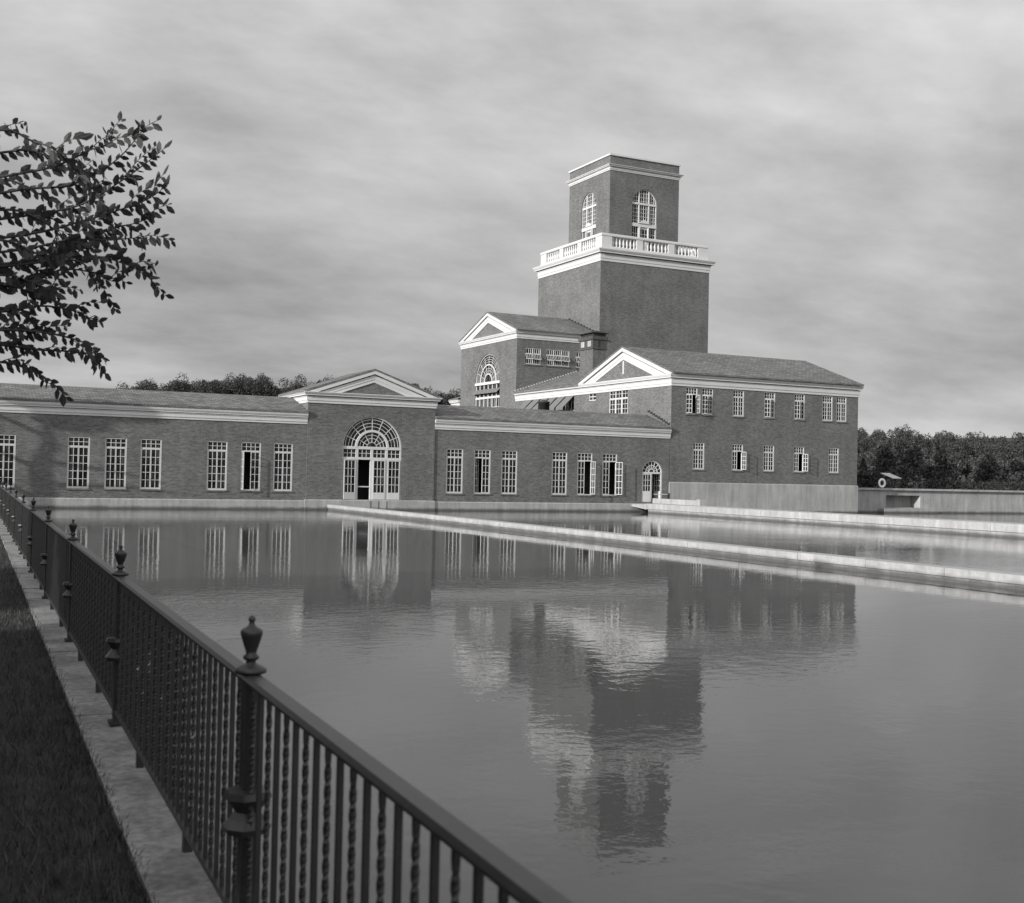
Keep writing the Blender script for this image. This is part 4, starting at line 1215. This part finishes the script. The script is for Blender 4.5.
SPRAYS = [[[-0.012, 10.047, 4.048], [0.651, 10.034, 4.258], [1.005, 9.891, 4.313], [1.329, 10.109, 4.565], [1.496, 9.95, 4.756], [1.549, 9.965, 4.915]], [[-0.007, 10.247, 3.915], [0.744, 10.234, 4.109], [1.13, 10.319, 4.254], [1.415, 10.136, 4.443], [1.654, 10.167, 4.665], [1.766, 10.081, 4.769]], [[-0.003, 9.947, 3.73], [0.696, 10.02, 3.906], [1.101, 10.019, 4.055], [1.41, 9.785, 4.159], [1.613, 9.867, 4.281], [1.721, 9.781, 4.375]], [[0.002, 10.347, 3.623], [0.827, 10.209, 3.751], [1.181, 10.351, 3.975], [1.419, 10.379, 4.106], [1.622, 10.391, 4.183], [1.698, 10.267, 4.237]], [[-0.015, 10.147, 4.202], [0.791, 10.009, 4.429], [1.009, 9.991, 4.535], [1.181, 10.19, 4.687], [1.27, 9.984, 4.691], [1.301, 10.069, 4.822]], [[-0.02, 10.447, 4.404], [0.668, 10.434, 4.671], [0.98, 10.465, 4.598], [1.224, 10.49, 4.468], [1.322, 10.284, 4.27], [1.411, 10.508, 4.18]], [[-0.0, 9.847, 3.615], [0.651, 9.834, 3.753], [0.996, 9.691, 3.843], [1.319, 9.909, 3.915], [1.487, 9.75, 3.922], [1.611, 9.849, 3.937]], [[0.003, 10.147, 3.559], [0.674, 10.134, 3.684], [1.031, 9.991, 3.754], [1.308, 10.083, 3.796], [1.49, 9.981, 3.734], [1.678, 10.067, 3.732]], [[0.007, 10.347, 3.45], [0.692, 10.334, 3.554], [0.995, 10.365, 3.709], [1.232, 10.39, 3.719], [1.38, 10.419, 3.67], [1.457, 10.389, 3.656]], [[-0.002, 9.747, 3.664], [0.507, 9.819, 3.812], [0.779, 9.634, 3.696], [1.071, 9.667, 3.677], [1.151, 9.582, 3.571], [1.208, 9.663, 3.487]], [[0.011, 10.047, 3.23], [0.538, 10.119, 3.298], [0.814, 9.934, 3.346], [1.039, 9.965, 3.337], [1.203, 10.067, 3.297], [1.288, 10.119, 3.277]], [[0.015, 9.947, 3.1], [0.537, 10.019, 3.146], [0.812, 9.834, 3.132], [1.035, 9.865, 3.104], [1.182, 9.963, 3.068], [1.282, 10.019, 2.991], [1.315, 9.905, 2.936]], [[0.018, 10.247, 3.027], [0.556, 10.319, 3.057], [0.84, 10.134, 3.02], [1.148, 10.319, 3.039], [1.236, 10.267, 2.991], [1.27, 10.084, 2.914]], [[-0.022, 9.847, 4.403], [0.489, 9.919, 4.678], [0.704, 9.91, 4.63], [0.874, 9.752, 4.539], [1.03, 9.814, 4.418], [1.132, 9.692, 4.249]], [[-0.014, 10.547, 4.215], [0.535, 10.619, 4.447], [0.766, 10.61, 4.392], [1.001, 10.592, 4.291], [1.185, 10.423, 4.113], [1.332, 10.619, 4.036]], [[-0.008, 9.947, 3.895], [0.511, 10.019, 4.08], [0.728, 10.01, 4.065], [0.9, 9.852, 3.938], [1.032, 10.018, 3.822], [1.125, 9.818, 3.705]], [[0.006, 10.147, 3.424], [0.538, 10.219, 3.524], [0.713, 10.085, 3.482], [0.861, 10.08, 3.447], [0.968, 10.012, 3.376]], [[0.021, 10.247, 2.911], [0.56, 10.319, 2.92], [0.693, 10.082, 2.879], [0.829, 10.107, 2.825], [0.931, 10.23, 2.759]], [[0.004, 9.847, 3.451], [0.52, 9.919, 3.559], [0.69, 9.785, 3.518], [0.861, 9.681, 3.443], [0.958, 9.763, 3.384]]]
near_tree()

# off-picture trees on the lawn whose shade falls on the fence and on the left wing
broadleaf('shade_tree', -7.0, 1.0, .3, 7.5, 3.6, 'broad leafy tree on the lawn shading the near fence', 15000, .17, .5, lobes=22)
broadleaf('shade_tree', -8.6, 5.0, .3, 7.8, 3.5, 'leafy tree on the lawn between two others, back from the fence', 15000, .17, .5, lobes=22)
broadleaf('shade_tree', -8.5, 8.5, .3, 8.0, 3.8, 'broad leafy tree on the lawn by the post nearest the hanging sprays', 15000, .17, .5, lobes=22)
broadleaf('shade_tree', -7.5, 15.5, .3, 8.5, 4.0, 'broad leafy tree on the lawn beyond the tree with hanging sprays', 15000, .17, .48, lobes=22)
broadleaf('shade_tree', -5.4, 59.4, .3, 9.6, 3.2, 'tall thin crowned tree by the left end of the brick wing', 4200, .17, .815, lobes=15, rz=.72, ry=.36, off=1.7)

# ================================================================== LIGHT, SKY, CAMERA
SUN = Vector((-.925, -.25, .28)).normalized()
sun = bpy.data.lights.new('sun', 'SUN'); sun.energy = 3.9; sun.angle = R(.6); sun.color = (1, .985, .96)
so = bpy.data.objects.new('sun', sun); col.objects.link(so)
so.rotation_euler = (-SUN).to_track_quat('-Z', 'Y').to_euler(); so.location = (-40, -10, 40)

wd = bpy.data.worlds.new('World'); sc.world = wd; wd.use_nodes = True
nt = wd.node_tree; nt.nodes.clear()
out = nd(nt, 'ShaderNodeOutputWorld'); bg = nd(nt, 'ShaderNodeBackground')
nt.links.new(bg.outputs[0], out.inputs[0])
sky = nd(nt, 'ShaderNodeTexSky', sky_type='NISHITA'); sky.sun_disc = False
sky.sun_elevation = math.asin(SUN.z); sky.sun_rotation = math.atan2(SUN.x, SUN.y)
bw = nd(nt, 'ShaderNodeRGBToBW'); nt.links.new(sky.outputs[0], bw.inputs[0])
tc = nd(nt, 'ShaderNodeTexCoord')
sp_ = nd(nt, 'ShaderNodeSeparateXYZ'); nt.links.new(tc.outputs['Generated'], sp_.inputs[0])
zz = math_(nt, 'ADD', math_(nt, 'MAXIMUM', sp_.outputs[2], 0.0), .27)
cb = nd(nt, 'ShaderNodeCombineXYZ')
nt.links.new(math_(nt, 'DIVIDE', sp_.outputs[0], zz), cb.inputs[0]); nt.links.new(math_(nt, 'DIVIDE', sp_.outputs[1], zz), cb.inputs[1])
mp = nd(nt, 'ShaderNodeMapping'); mp.inputs['Rotation'].default_value = (0, 0, R(38)); mp.inputs['Scale'].default_value = (.95, 1.4, 1); mp.inputs['Location'].default_value = (3.1, 1.7, 0)
nt.links.new(cb.outputs[0], mp.inputs[0])
n1 = noise(nt, mp.outputs[0], .55, 7, .55)
n2 = noise(nt, mp.outputs[0], 2.2, 6, .6)
cl = math_(nt, 'ADD', math_(nt, 'MULTIPLY', n1, .72), math_(nt, 'MULTIPLY', n2, .28))
cov = ramp(nt, cl, CL0, CL1, .34, .66)          # brightness of the cloud sheet
base = math_(nt, 'MINIMUM', bw.outputs[0], 6.0)
mixd = math_(nt, 'ADD', math_(nt, 'MULTIPLY', base, SKYK), cov)
nt.links.new(mixd, bg.inputs['Color'])
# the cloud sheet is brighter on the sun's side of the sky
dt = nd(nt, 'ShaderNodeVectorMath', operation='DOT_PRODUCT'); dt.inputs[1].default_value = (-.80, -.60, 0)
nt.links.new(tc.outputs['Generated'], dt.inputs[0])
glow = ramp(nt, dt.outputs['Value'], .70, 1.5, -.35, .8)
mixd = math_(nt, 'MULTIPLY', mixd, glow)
mixd = math_(nt, 'MULTIPLY', mixd, ramp(nt, sp_.outputs[2], .92, 1.42, .19, .38))   # thinner, brighter cloud higher up
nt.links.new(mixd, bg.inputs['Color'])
bg.inputs['Strength'].default_value = .1

cam = bpy.data.cameras.new('camera'); co = bpy.data.objects.new('camera', cam); col.objects.link(co)
yaw, pitch, roll = .46392018, .02018046, .02142575
f_ = Vector((math.sin(yaw) * math.cos(pitch), math.cos(yaw) * math.cos(pitch), math.sin(pitch)))
r0 = Vector((math.cos(yaw), -math.sin(yaw), 0)); u0 = r0.cross(f_)
r_ = r0 * math.cos(roll) + u0 * math.sin(roll); u_ = -r0 * math.sin(roll) + u0 * math.cos(roll)
mw = Matrix(((r_.x, u_.x, -f_.x, 0), (r_.y, u_.y, -f_.y, 0), (r_.z, u_.z, -f_.z, 2.1), (0, 0, 0, 1)))
co.matrix_world = mw
cam.sensor_width = 36; cam.lens = 1184.94 * 36 / 1024
cam.clip_start = .05; cam.clip_end = 6000
cam.dof.use_dof = True; cam.dof.focus_distance = 60; cam.dof.aperture_fstop = 5.0
sc.camera = co

sc.render.engine = 'CYCLES'
sc.render.resolution_x, sc.render.resolution_y = 1024, 903
vs_ = sc.view_settings
sc.display_settings.display_device = 'sRGB'
vs_.view_transform = 'Standard'; vs_.look = 'None'; vs_.exposure = EXPO; vs_.gamma = 1; vs_.use_curve_mapping = False
